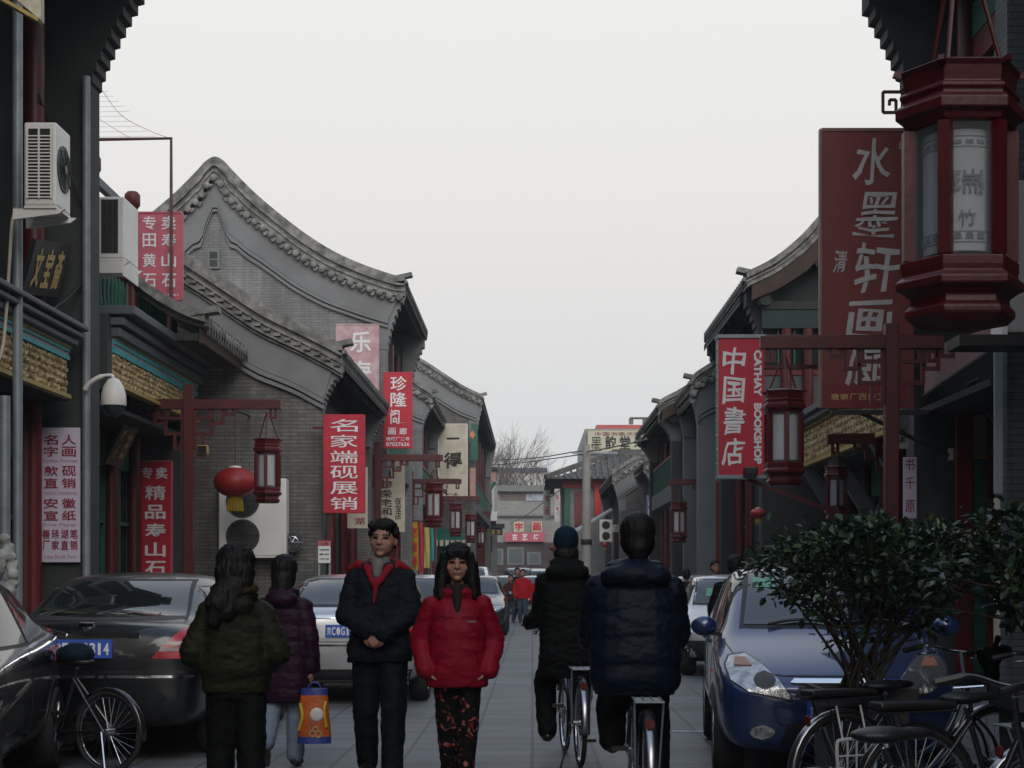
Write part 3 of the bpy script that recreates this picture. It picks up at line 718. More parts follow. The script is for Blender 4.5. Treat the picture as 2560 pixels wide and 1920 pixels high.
# ---------------------------------------------------------------- end of the street
t=thing('terrace_building','long low grey building with yellow lettered squares closing the far end of the street','building')
Y=120; a,b=W(1215,VY,Y).x,W(1440,VY,Y).x
obj('wall',MB().box((a,Y,0),(b,Y+8,W(0,1228,Y).z)),mat('far_grey_brick_wall',(.27,.265,.25),.9,var=.25,vs=3,stretch=(.4,1,5)),t)
obj('cornice',MB().box((a,Y-.5,W(0,1229,Y).z),(b,Y+8.3,W(0,1214,Y).z)).box((a,Y-.3,W(0,1291,Y).z),(b-1.5,Y-.01,W(0,1286,Y).z)),mat('far_cornice',(.19,.19,.185),.9),t)
obj('panel',MB().box((W(1250,VY,Y).x,Y-.06,W(0,1250,Y).z),(W(1320,VY,Y).x,Y-.01,W(0,1232,Y).z)),mat('brown_panel',(.15,.12,.10),.8),t)
obj('panel',MB().box((W(1315,VY,Y).x,Y-.08,W(0,1252,Y).z),(W(1362,VY,Y).x,Y-.01,W(0,1235,Y).z)),mat('pale_blue_notice',(.38,.40,.47),.8,var=.4,vs=4),t)
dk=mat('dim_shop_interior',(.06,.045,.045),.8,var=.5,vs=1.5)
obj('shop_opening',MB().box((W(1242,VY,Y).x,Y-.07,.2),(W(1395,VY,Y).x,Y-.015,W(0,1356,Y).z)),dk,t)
for x0,x1,y0,y1 in ((1268,1310,1368,1412),(1318,1352,1380,1412),(1228,1258,1372,1412)):
    w=obj('window',MB().box((W(x0,VY,Y).x,Y-.14,W(0,y1,Y).z),(W(x1,VY,Y).x,Y-.08,W(0,y0,Y).z)),m_plast,t)
    obj('pane',MB().box((W(x0+4,VY,Y).x,Y-.16,W(0,y1-4,Y).z),(W(x1-4,VY,Y).x,Y-.145,W(0,y0+4,Y).z)),mat('far_pane',(.10,.12,.12),.3),w)
t=thing('white_building','white building with a dark blue roof strip behind the grey end terrace','building')
Y=140; a,b=W(1225,VY,Y).x,W(1368,VY,Y).x
obj('wall',MB().box((a,Y,0),(b,Y+8,W(0,1179,Y).z)),mat('white_wall',(.75,.74,.71),.7,var=.05),t)
obj('roof_strip',MB().box((a,Y-.3,W(0,1179,Y).z),(b,Y+8.3,W(0,1170,Y).z)),mat('navy_strip',(.06,.07,.2),.6),t)
# left far cluster
t=thing('corner_building','pinkish white corner building with dark stepped parapet left of the bare tree','building')
Y=98; 
obj('wall',MB().box((-7,Y,0),(W(1236,VY,Y).x,Y+8,W(0,1206,Y).z)),mat('whitish_wall',(.5,.49,.47),.8),t)
obj('panel',MB().box((W(1203,VY,Y).x,Y-.1,W(0,1204,Y).z),(W(1239,VY,Y).x,Y+.5,W(0,1177,Y).z)),mat('pinkish_tile',(.36,.22,.2),.8,var=.3,vs=5),t)
obj('cornice',MB().box((W(1190,VY,Y).x,Y-.3,W(0,1176,Y).z),(W(1244,VY,Y).x,Y+2,W(0,1169,Y).z)),m_darkwall,t)
Y=92
obj('chimney',MB().box((-7,Y,0),(W(1215,VY,Y).x,Y+2,W(0,1128,Y).z)).box((-7,Y-.1,W(0,1132,Y).z),(W(1222,VY,Y).x,Y+2.1,W(0,1124,Y).z)).box((-7,Y+.1,W(0,1124,Y).z),(W(1209,VY,Y).x,Y+1.5,W(0,1106,Y).z)),m_darkwall,t)
obj('downpipe',MB().tube([(W(1224,VY,97).x,97,0),(W(1224,VY,97).x,97,W(0,1225,97).z),(W(1236,VY,97).x,97,W(0,1205,97).z)],.12,6),m_green,t)
t=thing('canopied_shop','small shop with yellow lit lettering board under a dark canopy at the far left end','building')
Y=88
obj('canopy',MB().box((-6,Y-1,W(0,1262,Y).z),(W(1226,VY,Y).x,Y+4,W(0,1252,Y).z)),m_darkwall,t)
obj('wall',MB().box((-6,Y,0),(W(1206,VY,Y).x,Y+4,W(0,1263,Y).z)),m_red2,t)
obj('canopy',MB().box((-3,Y-2,W(0,1322,Y).z),(W(1262,VY,Y).x,Y-.5,W(0,1312,Y).z)),m_darkwall,t)
obj('fascia_board',MB().box((-3,Y-1.8,W(0,1338,Y).z),(W(1258,VY,Y).x,Y-1.7,W(0,1323,Y).z)),m_beamred,t)
obj('pillar',MB().box((W(1228,VY,Y).x,Y-1.8,0),(W(1245,VY,Y).x,Y-1.5,W(0,1339,Y).z)),m_plast,t)
# ---------------------------------------------------------------- lanterns on posts
def glassy(name,col,alpha,rough=.15):
    m=bpy.data.materials.new(name); m.use_nodes=True; nt=m.node_tree; b=nt.nodes['Principled BSDF']
    b.inputs['Base Color'].default_value=list(col)+[1]; b.inputs['Roughness'].default_value=rough; b.inputs['Alpha'].default_value=alpha
    return m
m_lglass=glassy('dusty_lantern_glass',(.22,.25,.26),.17,.08)
m_paper=mat('white_lamp_paper',(.68,.70,.72),.8,var=.06,dark=(.58,.6,.62),ds=3)
m_ink=mat('faint_grey_print',(.30,.31,.33),.8)
def lantern(label,cx,ytop,ybot,Y,a0=PI/6,loc=None,rods=.45,big=False):
    p=W(cx,ybot,Y); h=(W(cx,ytop,Y).z-p.z); r=.25*h
    t=thing('hanging_lantern',label,'lantern',p,0,'six-sided palace lanterns along the street')
    rk=.97 if big else .90
    k=lambda *a:[(q*h*rk,z*h) for q,z in a]
    # heights from the bottom
    base=MB().lathe(k((.19,0),(.225,.03),(.225,.055),(.205,.075),(.20,.10),(.235,.125),(.262,.135),(.262,.165),(.235,.185),(.24,.21),(.24,.245),(.21,.25)),6,a0=a0)
    obj('base',base,m_red,t,bevel=.006)
    cap=MB().lathe(k((.20,.755),(.225,.765),(.235,.79),(.262,.80),(.262,.84),(.235,.86),(.235,.875),(.245,.88),(.245,.895),(.225,.905),(.235,.965),(.252,.985),(.20,1.0)),6,a0=a0)
    obj('cap',cap,m_red,t,bevel=.006)
    for i in range(6):
        a=a0+i*PI/3; x,y=.205*rk*h*math.cos(a),.205*rk*h*math.sin(a)
        M=Matrix.Translation((x,y,0))@Matrix.Rotation(a,4,'Z'); w=.024*h
        obj('frame_post',MB().box((-w,-w,.25*h),(w,w,.756*h)).xf(M),m_red,t)
        am=a+PI/6; rr=.205*rk*h*math.cos(PI/6); M=Matrix.Translation((rr*math.cos(am),rr*math.sin(am),0))@Matrix.Rotation(am,4,'Z'); g=.205*rk*h/2-w*.8
        obj('glass_panel',MB().box((-.004,-g,.25*h),(.004,g,.755*h)).xf(M),m_lglass,t)
        # corner ears of the cap
        xx,yy=.25*rk*h*math.cos(a),.25*rk*h*math.sin(a)
        obj('cap_ear',MB().bar((xx*.95,yy*.95,.972*h),(xx*1.07,yy*1.07,.983*h),.024*h,.022*h),m_red,t)
    lp=MB().lathe([(.14*h,.27*h),(.14*h,.735*h)],24)
    tube=obj('paper_cylinder',lp,m_paper,t,smooth=40)
    if big:
        b=MB()
        for z in (.30,.34,.665,.705): b.lathe([(.1415*h,z*h),(.1415*h,(z+.006)*h)],20)
        for j in range(20):
            a=2*PI*j/20; b.box((-.008,-.012,0),(.002,.012,.012)) 
            M=Matrix.Rotation(a,4,'Z')@Matrix.Translation((.1415*h,0,0)); n0=len(b.v)-8
            for z in (.315,.68):
                i0=len(b.v); b.box((-.001,-.011*1.4,z*h),(.002,.011*1.4,z*h+.014)).xf(M,i0)
            b.v[n0:n0+8]=[tuple(M@Vector(q)+Vector((0,0,.327*h))) for q in b.v[n0:n0+8]]
        obj('printed_border',b,m_ink,tube)
        q=MB()
        M=Matrix.Translation((-.01,-.143*h,.535*h)); put(q,'瑞',0,0,.13*h,.09*h,M,0); put(q,'竹',.0,-.14*h,.07*h,.06*h,M,0)
        obj('printed_character',q,m_ink,tube)
    if rods:
        rd=MB()
        for i in range(0,6,2):
            a=a0+i*PI/3; rd.tube([(.17*h*math.cos(a),.17*h*math.sin(a),h*.99),(.02*math.cos(a),.02*math.sin(a),h*(1+rods))],.010,6)
        obj('hanger_rod',rd,m_red,t)
    return t
def post(label,px,xl,xr,yb,Y,ytop,w=.075):
    p=W(px,VY,Y); zb=W(px,yb,Y).z; zt=W(px,ytop,Y).z; l=W(xl,yb,Y).x-p.x; r=W(xr,yb,Y).x-p.x
    t=thing('lantern_post',label,'lamp post',(p.x,Y,0),0,'dark red lantern posts')
    obj('post',MB().box((-w,-w,0),(w,w,zt)).lathe([(w*1.4,0),(w*1.4,.35),(w*1.1,.4)],4,a0=PI/4),m_red,t,bevel=.01)
    obj('crossbeam',MB().box((l,-.062,zb-.07),(r,.062,zb+.07)).box((l+.06,-.04,zb+.071),(r-.06,.04,zb+.085)),m_red,t,bevel=.008)
    b=.022
    def rect(x0,x1,z0,z1):
        f.box((x0,-b,z0),(x1,b,z0+2*b)); f.box((x0,-b+.001,z0+2*b),(x0+2*b,b-.001,z1)); f.box((x1-2*b,-b+.001,z0+2*b),(x1,b-.001,z1))
    for s in (-1,1):
        f=MB(); z=zb-.07
        for a,c,d in ((.0,.30,.16),(.30,.52,.24),(.52,.70,.10)):
            x0,x1=sorted((s*(w+a*.9),s*(w+c*.9))); rect(x0,x1,z-d,z)
        x0,x1=sorted((s*w,s*(w+.30))); rect(x0,x1,z-.40,z-.16); 
        x0,x1=sorted((s*w,s*(w+.16))); rect(x0,x1,z-.62,z-.40)
        obj('fretwork',f,m_red,t); f=MB()
        e=r if s>0 else l; x0,x1=sorted((e-s*.18,e-s*.06)); rect(x0,x1,z-.15,z); obj('beam_hook',f,m_red,t)
    return t
post('red lantern post with fretwork beside the fan box on the low gable house',472,383,703,1012,25.3,962)
lantern('palace lantern hanging in front of the white fan box on the low gable',669,1096,1258,25.3,rods=.4)
post('red post behind the man, beam crossing the cream brush-lettered sign',944,905,1107,1145,37.5,1105)
lantern('palace lantern above and left of the woman in red',1085,1207,1318,37.5,rods=.3)
post('red post with striped banners beside it, beam ending at the tall white sign',1027,978,1154,1204,48.8,1178)
lantern('second palace lantern from the left row, over the red-coated woman',1139,1258,1342,48.8,rods=.3)
post('slim far red post under the foot of the tall white sign',1085,1050,1202,1246,59,1225,w=.07)
lantern('third palace lantern of the left row, before the yellow lettering board',1177,1286,1357,59,rods=.3)
post('farthest red post of the left row beside the small canopied shop',1118,1092,1228,1283,72,1265,w=.07)
lantern('smallest and farthest palace lantern of the left row',1203,1318,1370,72,rods=.25)
post('tall red post standing before the big red sign on the right',2228,1900,2358,857,18.4,810)
lantern('palace lantern between the bookshop sign and the gilded frieze',1960,975,1216,18.4,rods=.35)
lantern('huge near palace lantern hanging at the right above the street',2400,176,816,6.5,a0=0,rods=.55,big=True)
post('red post with a short beam behind the tall post on the right',2254,2067,2300,1098,24,1058)
lantern('palace lantern just above the leafy bush on the right',2090,1165,1300,24,rods=.35)
post('red post below the bookshop sign carrying a wide beam',1803,1672,1835,1206,41,1170)
lantern('palace lantern over the second cyclist head, left of the bookshop sign',1697,1254,1357,41,rods=.3)
post('thin red post to the left of the bookshop sign foot',1782,1740,1835,1236,50,1215)
lantern('small palace lantern low to the left below the bookshop sign',1755,1276,1352,50,a0=0,rods=.3)
post('farthest red post of the right row before the concrete pole',1660,1588,1690,1287,62,1268)
lantern('farthest palace lantern of the right row half hidden by a cyclist',1640,1325,1385,62,rods=.3)
post('faint far red post beyond the left row, near the dark stepped parapet',1140,1118,1240,1306,86,1290,w=.07)
lantern('tiny faint palace lantern beyond the left row',1222,1336,1380,86,rods=.25)
post('faint far red post on the right side before the hip-roofed shop',1590,1528,1612,1318,72,1302,w=.07)
lantern('tiny palace lantern in front of the hip-roofed shop on the right',1545,1348,1400,72,rods=.25)
# bracket that carries the big lantern
t=thing('lantern_bracket','red iron bracket under the eave from which the huge lantern hangs','bracket')
q=W(2395,176,6.5)
obj('arm',MB().tube([(q.x,6.5,q.z+.52),(q.x+2.2,6.5,q.z+.52)],.03,8).tube([(q.x,6.5,q.z+.52),(q.x,6.5,q.z+.60)],.02,8),m_red,t)
obj('pole',MB().tube([(q.x+2.2,6.5,0),(q.x+2.2,6.5,q.z+.6)],.06,10),m_red,t)
# gold floodlights on the first post
p=W(505,1127,25.3)
t=thing('floodlight','little brass floodlight clamped to the red post by the low gable','lamp',p)
obj('housing',MB().box((-.06,-.1,-.06),(.1,.05,.08)),m_goldtrim,t,bevel=.01); obj('lens',MB().box((-.05,-.104,-.05),(.09,-.101,.07)),m_glass,t)
obj('bracket',MB().box((-.14,-.03,-.1),(-.061,.03,0)).box((-.05,-.05,-.12),(.06,.02,-.061)),m_rust,t)

# round red lanterns
m_silk=mat('red_lantern_silk',(.32,.018,.015),.45,var=.12,vs=6,dark=(.28,.015,.012),ds=2)
m_yel=mat('yellow_tassel',(.30,.19,.008),.7,var=.2)
def roundlantern(label,cx,cy,rx,rz,Y,cord):
    p=W(cx,cy,Y); k=Y/F; a,b=rx*k,rz*k
    t=thing('round_lantern',label,'lantern',p,0,'round red lanterns')
    pr=[]
    m=18;nn=32; vs=[]
    rings=[]
    for i in range(m+1):
        th=PI*(.06+.88*i/m); ring=[]
        for j in range(nn):
            ph=2*PI*j/nn; w=1-.035*(.5+.5*math.cos(ph*16)); ring.append((a*math.sin(th)*math.cos(ph)*w,a*math.sin(th)*math.sin(ph)*w,-b*math.cos(th)))
        rings.append(ring)
    obj('body',MB().loft(rings),m_silk,t,smooth=180)
    obj('cap',MB().lathe([(a*.3,b*.96),(a*.28,b*1.06),(a*.1,b*1.1)],14),m_white,t)
    obj('collar',MB().lathe([(a*.32,-b*1.12),(a*.36,-b*.95)],14),m_yel,t)
    tz=MB()
    for j in range(16):
        an=2*PI*j/16; tz.tube([(a*.3*math.cos(an),a*.3*math.sin(an),-b*1.1),(a*.34*math.cos(an),a*.34*math.sin(an),-b*1.9)],a*.06,5)
    obj('tassel',tz,m_yel,t)
    obj('cord',MB().tube([(0,0,b*1.1),(0,0,b+cord)],.008,5),m_wire,t)
    return t
roundlantern('large round red lantern with yellow tassel by the white fan box',588,1206,54,38,27.0,.9)
t=thing('lantern_hook','thin black hook arm on the low gable wall holding the red lantern','bracket')
q=W(588,1206,27.0); obj('arm',MB().tube([(q.x,27.0,q.z+1.18),(q.x,28.42,q.z+1.22)],.015,6),m_wire,t)
roundlantern('small round red lantern glowing under the shop on the right',1895,1283,19,13,29,.5)
roundlantern('tiny red lantern on the far right shop front',1512,1362,7,7,60,.4)
roundlantern('tiny red lantern in the dark far shop opening',1386,1371,13,7,80,.4)
roundlantern('small orange-red lantern near the blue-capped cyclist shoulder',1379,1402,6,5,78,.4)

# ---------------------------------------------------------------- signs
m_wht=mat('white_sign_paint',(.75,.74,.74),.6,var=.05)
m_sred=mat('bright_red_sign',(.50,.011,.033),.5,var=.16,vs=3,dark=(.38,.010,.028),ds=1.2,bump=.08,bs=5)
m_spink=mat('faded_rose_red_sign',(.50,.105,.14),.55,var=.12,vs=3)
m_spale=mat('pale_faded_pink_sign',(.50,.30,.32),.7,var=.12,vs=4,dark=(.56,.44,.44),ds=4)
m_sbrick=mat('brick_red_sign',(.17,.027,.023),.6,var=.1,vs=2)
m_lav=mat('lavender_white_sheet',(.62,.55,.66),.7,var=.05,vs=3)
m_inkred=mat('dark_red_ink',(.25,.015,.05),.7)
m_inkpink=mat('pink_ink',(.50,.28,.45),.7)
m_inkblk=mat('black_ink',(.015,.015,.015),.7)
m_greyink=mat('silver_grey_lettering',(.45,.43,.42),.6)
m_yellow=mat('pale_yellow_board',(.50,.49,.35),.6,var=.08)
m_gold=mat('gold_lettering',(.45,.33,.12),.5,metal=.3,var=.2)
def vrows(s,x,w,h,ys): return [(c,x,y,w,h) for c,y in zip(s,ys)]
ys=(.09,.178,.322,.412,.562,.652)
def s1x(t,w,h):
    mb=MB()
    for tx,y,ww in (('Famous Paintings',.247,.86),('Anhui Inkstone',.482,.86),('Rice Paper',.722,.86),('Lake Brush Pens',.955,.8)):
        put(mb,tx,0,(.5-y)*h,ww*w,.028*h,Matrix(),.0,cjk=False)
    obj('small_lettering',mb,m_inkpink,t)
sign('hanging_sign','white vertical sign with dark red characters on the grey pier at far left',(102,1069,200,1406),20.42,m_lav,m_inkred,
  vrows('名字歙直安宣',.26,.36,.075,ys)+vrows('人画砚销徽纸',.72,.36,.075,ys)+
  [(c,.14+.235*i,.79,.19,.07) for i,c in enumerate('善琏湖笔')]+[(c,.14+.235*i,.872,.19,.07) for i,c in enumerate('厂家直销')],thick=.03,extra=s1x,bold=.014)
sign('hanging_sign','rose-red upright sign on the terrace at left with white characters in two columns',(345,531,455,749),26.2,m_spink,m_wht,
  vrows('专田黄石',.26,.3,.155,(.12,.32,.55,.78))+vrows('卖寿山石',.70,.33,.155,(.12,.32,.55,.78))+[('电话:66017661',.5,.945,.82,.035)],frame=m_spink,bold=.012)
sign('hanging_sign','tall bright red sign on the pier behind the black car',(346,1153,429,1462),27.5,m_sred,m_wht,
  [('专',.25,.095,.36,.095),('卖',.7,.095,.36,.095)]+vrows('精品寿山石',.51,.62,.115,(.255,.41,.56,.715,.865)),frame=m_spink,bold=.02)
sign('hanging_sign','pale pink weathered sign half hidden by the low roof under the tall gable',(841,811,946,1030),37.6,m_spale,m_wht,
  vrows('乐海',.58,.5,.24,(.2,.53)),frame=m_spale,bold=.02)
sign('hanging_sign','red sign of cursive white characters behind the low eave and above a red post',(958,930,1031,1121),37.7,m_sred,m_wht,
  vrows('珍隆阁',.53,.56,.19,(.15,.36,.585))+[('画',.3,.775,.26,.09),('廊',.68,.775,.26,.09),('琉璃厂二号',.5,.875,.8,.05),('87027636',.5,.945,.8,.05)],bold=.012)
t=sign('hanging_sign','large red sign of six white characters in front of the low gable house',(808,1036,912,1283),28.0,m_sred,m_wht,
  vrows('名家端砚展销',.5,.66,.128,(.112,.27,.43,.585,.745,.9)),thick=.1,bold=.004)
obj('bracket',MB().box((-.55,.08,.6),(-.1,.14,.64)),m_red,t); obj('bracket',MB().box((-.3,.06,-.85),(-.2,.12,-1.3)),m_red,t)
sign('hanging_sign','tall cream sign with big black brush characters on the far gable',(1096,1060,1168,1243),59.6,m_cream,m_inkblk,
  [('一',.5,.2,.46,.16),('得',.5,.5,.6,.22),('阁',.45,.87,.62,.2)],frame=m_white,bold=.03,wob=.10)
sign('hanging_sign','small cream sign with a red character behind the red six-character sign',(868,1168,919,1321),33,m_cream,m_inkred,[('湖',.6,.88,.5,.12),('书',.6,.3,.4,.12)])
sign('hanging_sign','cream sign with a black brush column left of the man head',(946,1196,1012,1330),38.3,m_cream,m_inkblk,
  vrows('物荣宅和心',.3,.42,.14,(.1,.29,.46,.62,.78))+vrows('在宝店',.75,.24,.13,(.42,.56,.7)),bold=.012,wob=.10)
sign('hanging_sign','blank pale panel above the cream brush-lettered sign',(977,1148,1011,1196),39,m_cream,m_inkblk,[('宝',.5,.5,.3,.3)])
# banners by the third post
for k,(x0,x1,y0,y1,col,lab,txt) in enumerate(((1029,1046,1306,1425,(.40,.25,.02),'yellow banner with red lettering beside the slim red post','艺宝斋'),(1047,1058,1308,1432,(.42,.04,.07),'plain red banner between two yellow banners',''),
    (1059,1073,1318,1420,(.5,.42,.12),'pale yellow banner next to the teal banner',''),(1074,1083,1320,1402,(.02,.30,.32),'narrow teal banner right of the yellow banners',''))):
    a,b=W(x0,y0,46.5),W(x1,y1,46.5); t=thing('banner',lab,'banner',((a.x+b.x)/2,46.5+.1*k,(a.z+b.z)/2),0,'coloured street banners'); w=b.x-a.x; h=a.z-b.z
    g=[[(-w/2+w*i/5,.05*math.sin(i*1.3+j*.4),-h/2+h*j/8) for i in range(6)] for j in range(9)]
    m=MB().grid(g); m.grid([[(x,y+.012,z) for x,y,z in r] for r in g])
    obj('cloth',m,mat('banner_cloth_%s'%lab.split()[0],col,.8),t,smooth=180)
    if txt:
        l=MB()
        for i,c in enumerate(txt): put(l,c,0,h*(.3-.3*i),w*.8,h*.2,Matrix.Translation((0,-.06,0)),.02)
        obj('lettering',l,m_sred,t)
    obj('staff',MB().tube([(-w/2,.02,h/2+.05),(w/2,.02,h/2+.05)],.02,6).tube([(-w/2-.02,.05,h/2+.1),(-w/2-.02,.05,-a.z+h/2)],.02,6),m_red,t)
# bookshop sign
def cx(t,w,h):
    mb=MB()
    put(mb,'CATHAY',.355*w,(.5-.258)*h,.34*h,.17*w,Matrix(),.05,rot=1,cjk=False)
    put(mb,'BOOKSHOP',.355*w,(.5-.70)*h,.445*h,.17*w,Matrix(),.05,rot=1,cjk=False)
    obj('latin_lettering',mb,m_wht,t)
    b=MB()
    for k in range(9): b.ell((-w/2-.012,.1,h*(.42-.105*k)),(.02,.02,.025),8,6)
    obj('bulb_row',b,m_gold,t,smooth=180)
    obj('frame',MB().box((-w/2-.02,-.02,h/2),(w/2+.03,.32,h/2+.05)).box((-w/2-.02,-.02,-h/2-.05),(w/2+.03,.32,-h/2)).box((-w/2-.008,.02,-h/2),(-w/2-.001,.31,h/2)),m_pipe,t)
    obj('spotlight',MB().box((.02*w,-.2,-h/2-.02),(.32*w,-.03,-h/2+.1)),m_black,t,bevel=.02)
    obj('bracket',MB().bar((.1,.15,-h/2-.06),(w/2+1.3,.15,-h/2-.62),.05,.06).bar((w/2+.031,.15,h*.3),(w/2+1.0,.15,h*.3),.05,.05),m_red,t)
sign('bookshop_sign','red bookshop sign with four brush characters and a vertical English name',(1797,845,1911,1187),23.0,m_sred,m_wht,
  vrows('中国書店',.33,.48,.19,(.165,.385,.605,.83)),thick=.3,extra=cx,bold=.014,shear=.12,wob=.10)
# big red sign
def bx(t,w,h):
    obj('lower_band',MB().box((-w/2+.002,-.004,-h/2+.001),(w/2-.002,.0,-h/2+.085*h)),mat('dark_red_band',(.16,.008,.014),.5),t)
    l=MB()
    for i,c in enumerate('琉璃厂西街二号楼'): put(l,c,w*(-.36+.1*i),-h/2+.04*h,.085*w,.024*h,Matrix.Translation((0,-.005,0)),.02)
    obj('small_lettering',l,m_gold,t)
    obj('frame',MB().box((-w/2-.03,-.01,-h/2),(-w/2-.001,.09,h/2+.03)).box((-w/2,-.01,h/2+.001),(w/2,.09,h/2+.04)),mat('sign_edge',(.22,.12,.1),.6),t)
    s=MB().tube([(-w*.1,.05,-h/2-.04),(w/2+.45,.05,-h/2-.6)],.03,6).box((-w*.4,.0,-h/2-.08),(w/2+.3,.08,-h/2-.02)).box((w/2+.001,.02,h*.3),(w/2+.25,.07,h*.3+.05)).box((w/2+.001,.02,-h*.3),(w/2+.25,.07,-h*.3+.05))
    obj('bracket',s,m_black,t)
    # fretted ironwork at the top
    q=[(-.1,0),(-.42,0),(-.42,-.26),(-.2,-.26),(-.2,-.1),(-.31,-.1),(-.31,-.17)]
    f=MB(); x0,z0=W(2262,VY,20.8).x-t.location.x,W(0,227,20.8).z-t.location.z
    pts=[(x0+.05+a*.75,.05,z0+b) for a,b in q]
    for i in range(len(pts)-1): f.bar(pts[i],pts[i+1],.035,.035,up=(0,1,0))
    f.bar((x0-.02,.05,z0),(x0-.02,.05,z0-.2),.035,.035,up=(0,1,0)).bar((x0-.02,.05,z0-.2),(x0+.6,.05,z0-.2),.035,.035).bar((x0+.1,.05,z0-.2),(x0+.1,.05,z0-.5),.03,.03,up=(0,1,0))
    f.bar((x0+.1,.05,z0-.5),(x0+.1,.05,h/2),.03,.03,up=(0,1,0))
    obj('ironwork',f,m_rust,t)
fx=lambda x:(x-2055)/230; fy=lambda y:(y-328)/692
sign('tall_sign','very tall brick-red sign with silver brush characters behind the big lantern',(2055,328,2285,1020),20.8,m_sbrick,m_greyink,
  [('水',fx(2184),fy(402),.42,.16),('墨',fx(2192),fy(538),.44,.16),('轩',fx(2190),fy(672),.5,.17),('画',fx(2174),fy(801),.5,.145),('廊',fx(2170),fy(912),.46,.14),('清',fx(2101),fy(653),.14,.08),('印',fx(2254),fy(364),.05,.03)],
  thick=.09,extra=bx,bold=.012,shear=.10,wob=.09)
sign('cloth_sign','narrow white hanging cloth with red characters behind the tall red post',(2258,1143,2292,1296),21.3,m_lav,m_inkred,vrows('书千原',.5,.7,.2,(.12,.42,.8)),thick=.02,bold=.0)
sign('small_sign','plain pale sign with small print above the white hanging cloth',(2238,1031,2274,1122),21.35,mat('grey_white_board',(.42,.43,.45),.7),m_inkblk,[('書',.5,.55,.4,.16),('香',.5,.75,.4,.16)],thick=.02)
# far signs
sign('shop_sign','pale yellow board with black characters on the far flat roof at right',(1469,1075,1660,1131),91.7,m_yellow,m_inkblk,
  [('墨',.115,.62,.14,.62),('韵',.3,.56,.14,.62),('堂',.49,.58,.14,.62),('美',.665,.5,.12,.55)],frame=m_plast,bold=.03,thick=.2,
  extra=lambda t,w,h:(lambda mb:(put(mb,'中国书画文房四宝',0,h*.33,w*.8,h*.16,Matrix.Translation((0,-.02,0)),0),obj('red_lettering',mb,m_inkred,t)))(MB()))
sign('shop_sign','red shop board with white characters at the far end of the street',(1262,1331,1362,1354),119.6,m_spink,m_wht,[('古',.25,.5,.13,.7),('艺',.5,.5,.13,.7),('坊',.78,.5,.13,.7)],bold=.03)
for x,c,w_ in ((1297,'字','left'),(1342,'画','right')):
    sign('character_board','%s one of two yellow boards with a red character on the far terrace building'%w_,(x-13,1304,x+13,1330),119.7,m_yellow,m_sred,[(c,.5,.5,.8,.8)],group='yellow character boards',bold=.04)
sign('shop_sign','dark board with golden lettering above the far left canopied shop',(1180,1267,1222,1305),86.5,m_red2,mat('bright_gold',(.75,.5,.12),.5),[('文',.28,.45,.36,.6),('宝',.72,.5,.4,.7)],frame=mat('bright_gold',(.75,.5,.12),.5),bold=.03)
sign('box_sign','blank white box sign right of the golden lettering',(1218,1279,1243,1302),85.5,m_wht,m_wht,[],thick=.3)
sign('hanging_sign','narrow dark green hanging board with an orange diamond at the far gable corner',(1177,1058,1194,1152),61.5,m_green,mat('orange_diamond',(.6,.22,.1),.6),[('◆',.25,.3,.9,.24)],thick=.05)
sign('hanging_sign','pinkish plain board with red edge below the green hanging board',(1174,1168,1190,1242),61.4,mat('salmon_board',(.42,.27,.22),.7),m_wht,[],frame=m_red2)
sign('wall_notice','red and white notice stand at the corner of the low gable house',(795,1352,826,1408),27.6,m_wht,m_inkblk,[('公告',.5,.13,.6,.16),('开放时间',.5,.4,.75,.09),('星期一至日',.5,.6,.75,.09),('九点十七点',.5,.8,.75,.09)],thick=.02,
  extra=lambda t,w,h:(obj('header',MB().box((-w/2,-.003,h*.27),(w/2,-.001,h/2)),m_spink,t),obj('leg',MB().box((-w/2,.03,-h/2-.32*0-1.9),(-w/2+.03,.06,h/2)).box((w/2-.03,.03,-h/2-1.9),(w/2,.06,h/2)),m_pipe,t)))
sign('pillar_sign','dark panel with white pictures on the wall beside the concrete pole',(1386,1222,1400,1305),74,mat('pale_poster',(.5,.48,.47),.7,var=.4,vs=3),m_sred,[('福',.5,.25,.5,.12),('寿',.5,.6,.5,.12)])
sign('wall_notice','small red notice on the pale gable house at right',(1612,1222,1632,1240),61.6,m_sred,m_wht,[('字',.5,.5,.6,.6)],thick=.03)
sign('hanging_sign','small white vertical sign with red marks on the far right shop beside the pole',(1358,1225,1376,1300),79,mat('white_far_board',(.6,.6,.6),.7),m_sred,vrows('书画',.5,.6,.25,(.3,.7)),bold=.02)
sign('shop_sign','dark shop board with gilt characters under the far left canopy',(1210,1322,1256,1338),85.2,m_soff,m_gold,[('翰',.2,.5,.2,.7),('墨',.5,.5,.2,.7),('斋',.8,.5,.2,.7)],bold=.004)
sign('shop_sign','low white lintel board with dark print on the far right shop',(1530,1312,1585,1330),63.5,m_cream,m_inkblk,[('文',.2,.5,.18,.7),('房',.5,.5,.18,.7),('阁',.8,.5,.18,.7)],bold=.01)
sign('hanging_sign','narrow blue and white hanging sign on the grey house left of the bookshop sign',(1616,1238,1634,1300),55,mat('blue_grey_board',(.16,.20,.27),.6),m_wht,vrows('古玩',.5,.6,.25,(.3,.7)),bold=.01)
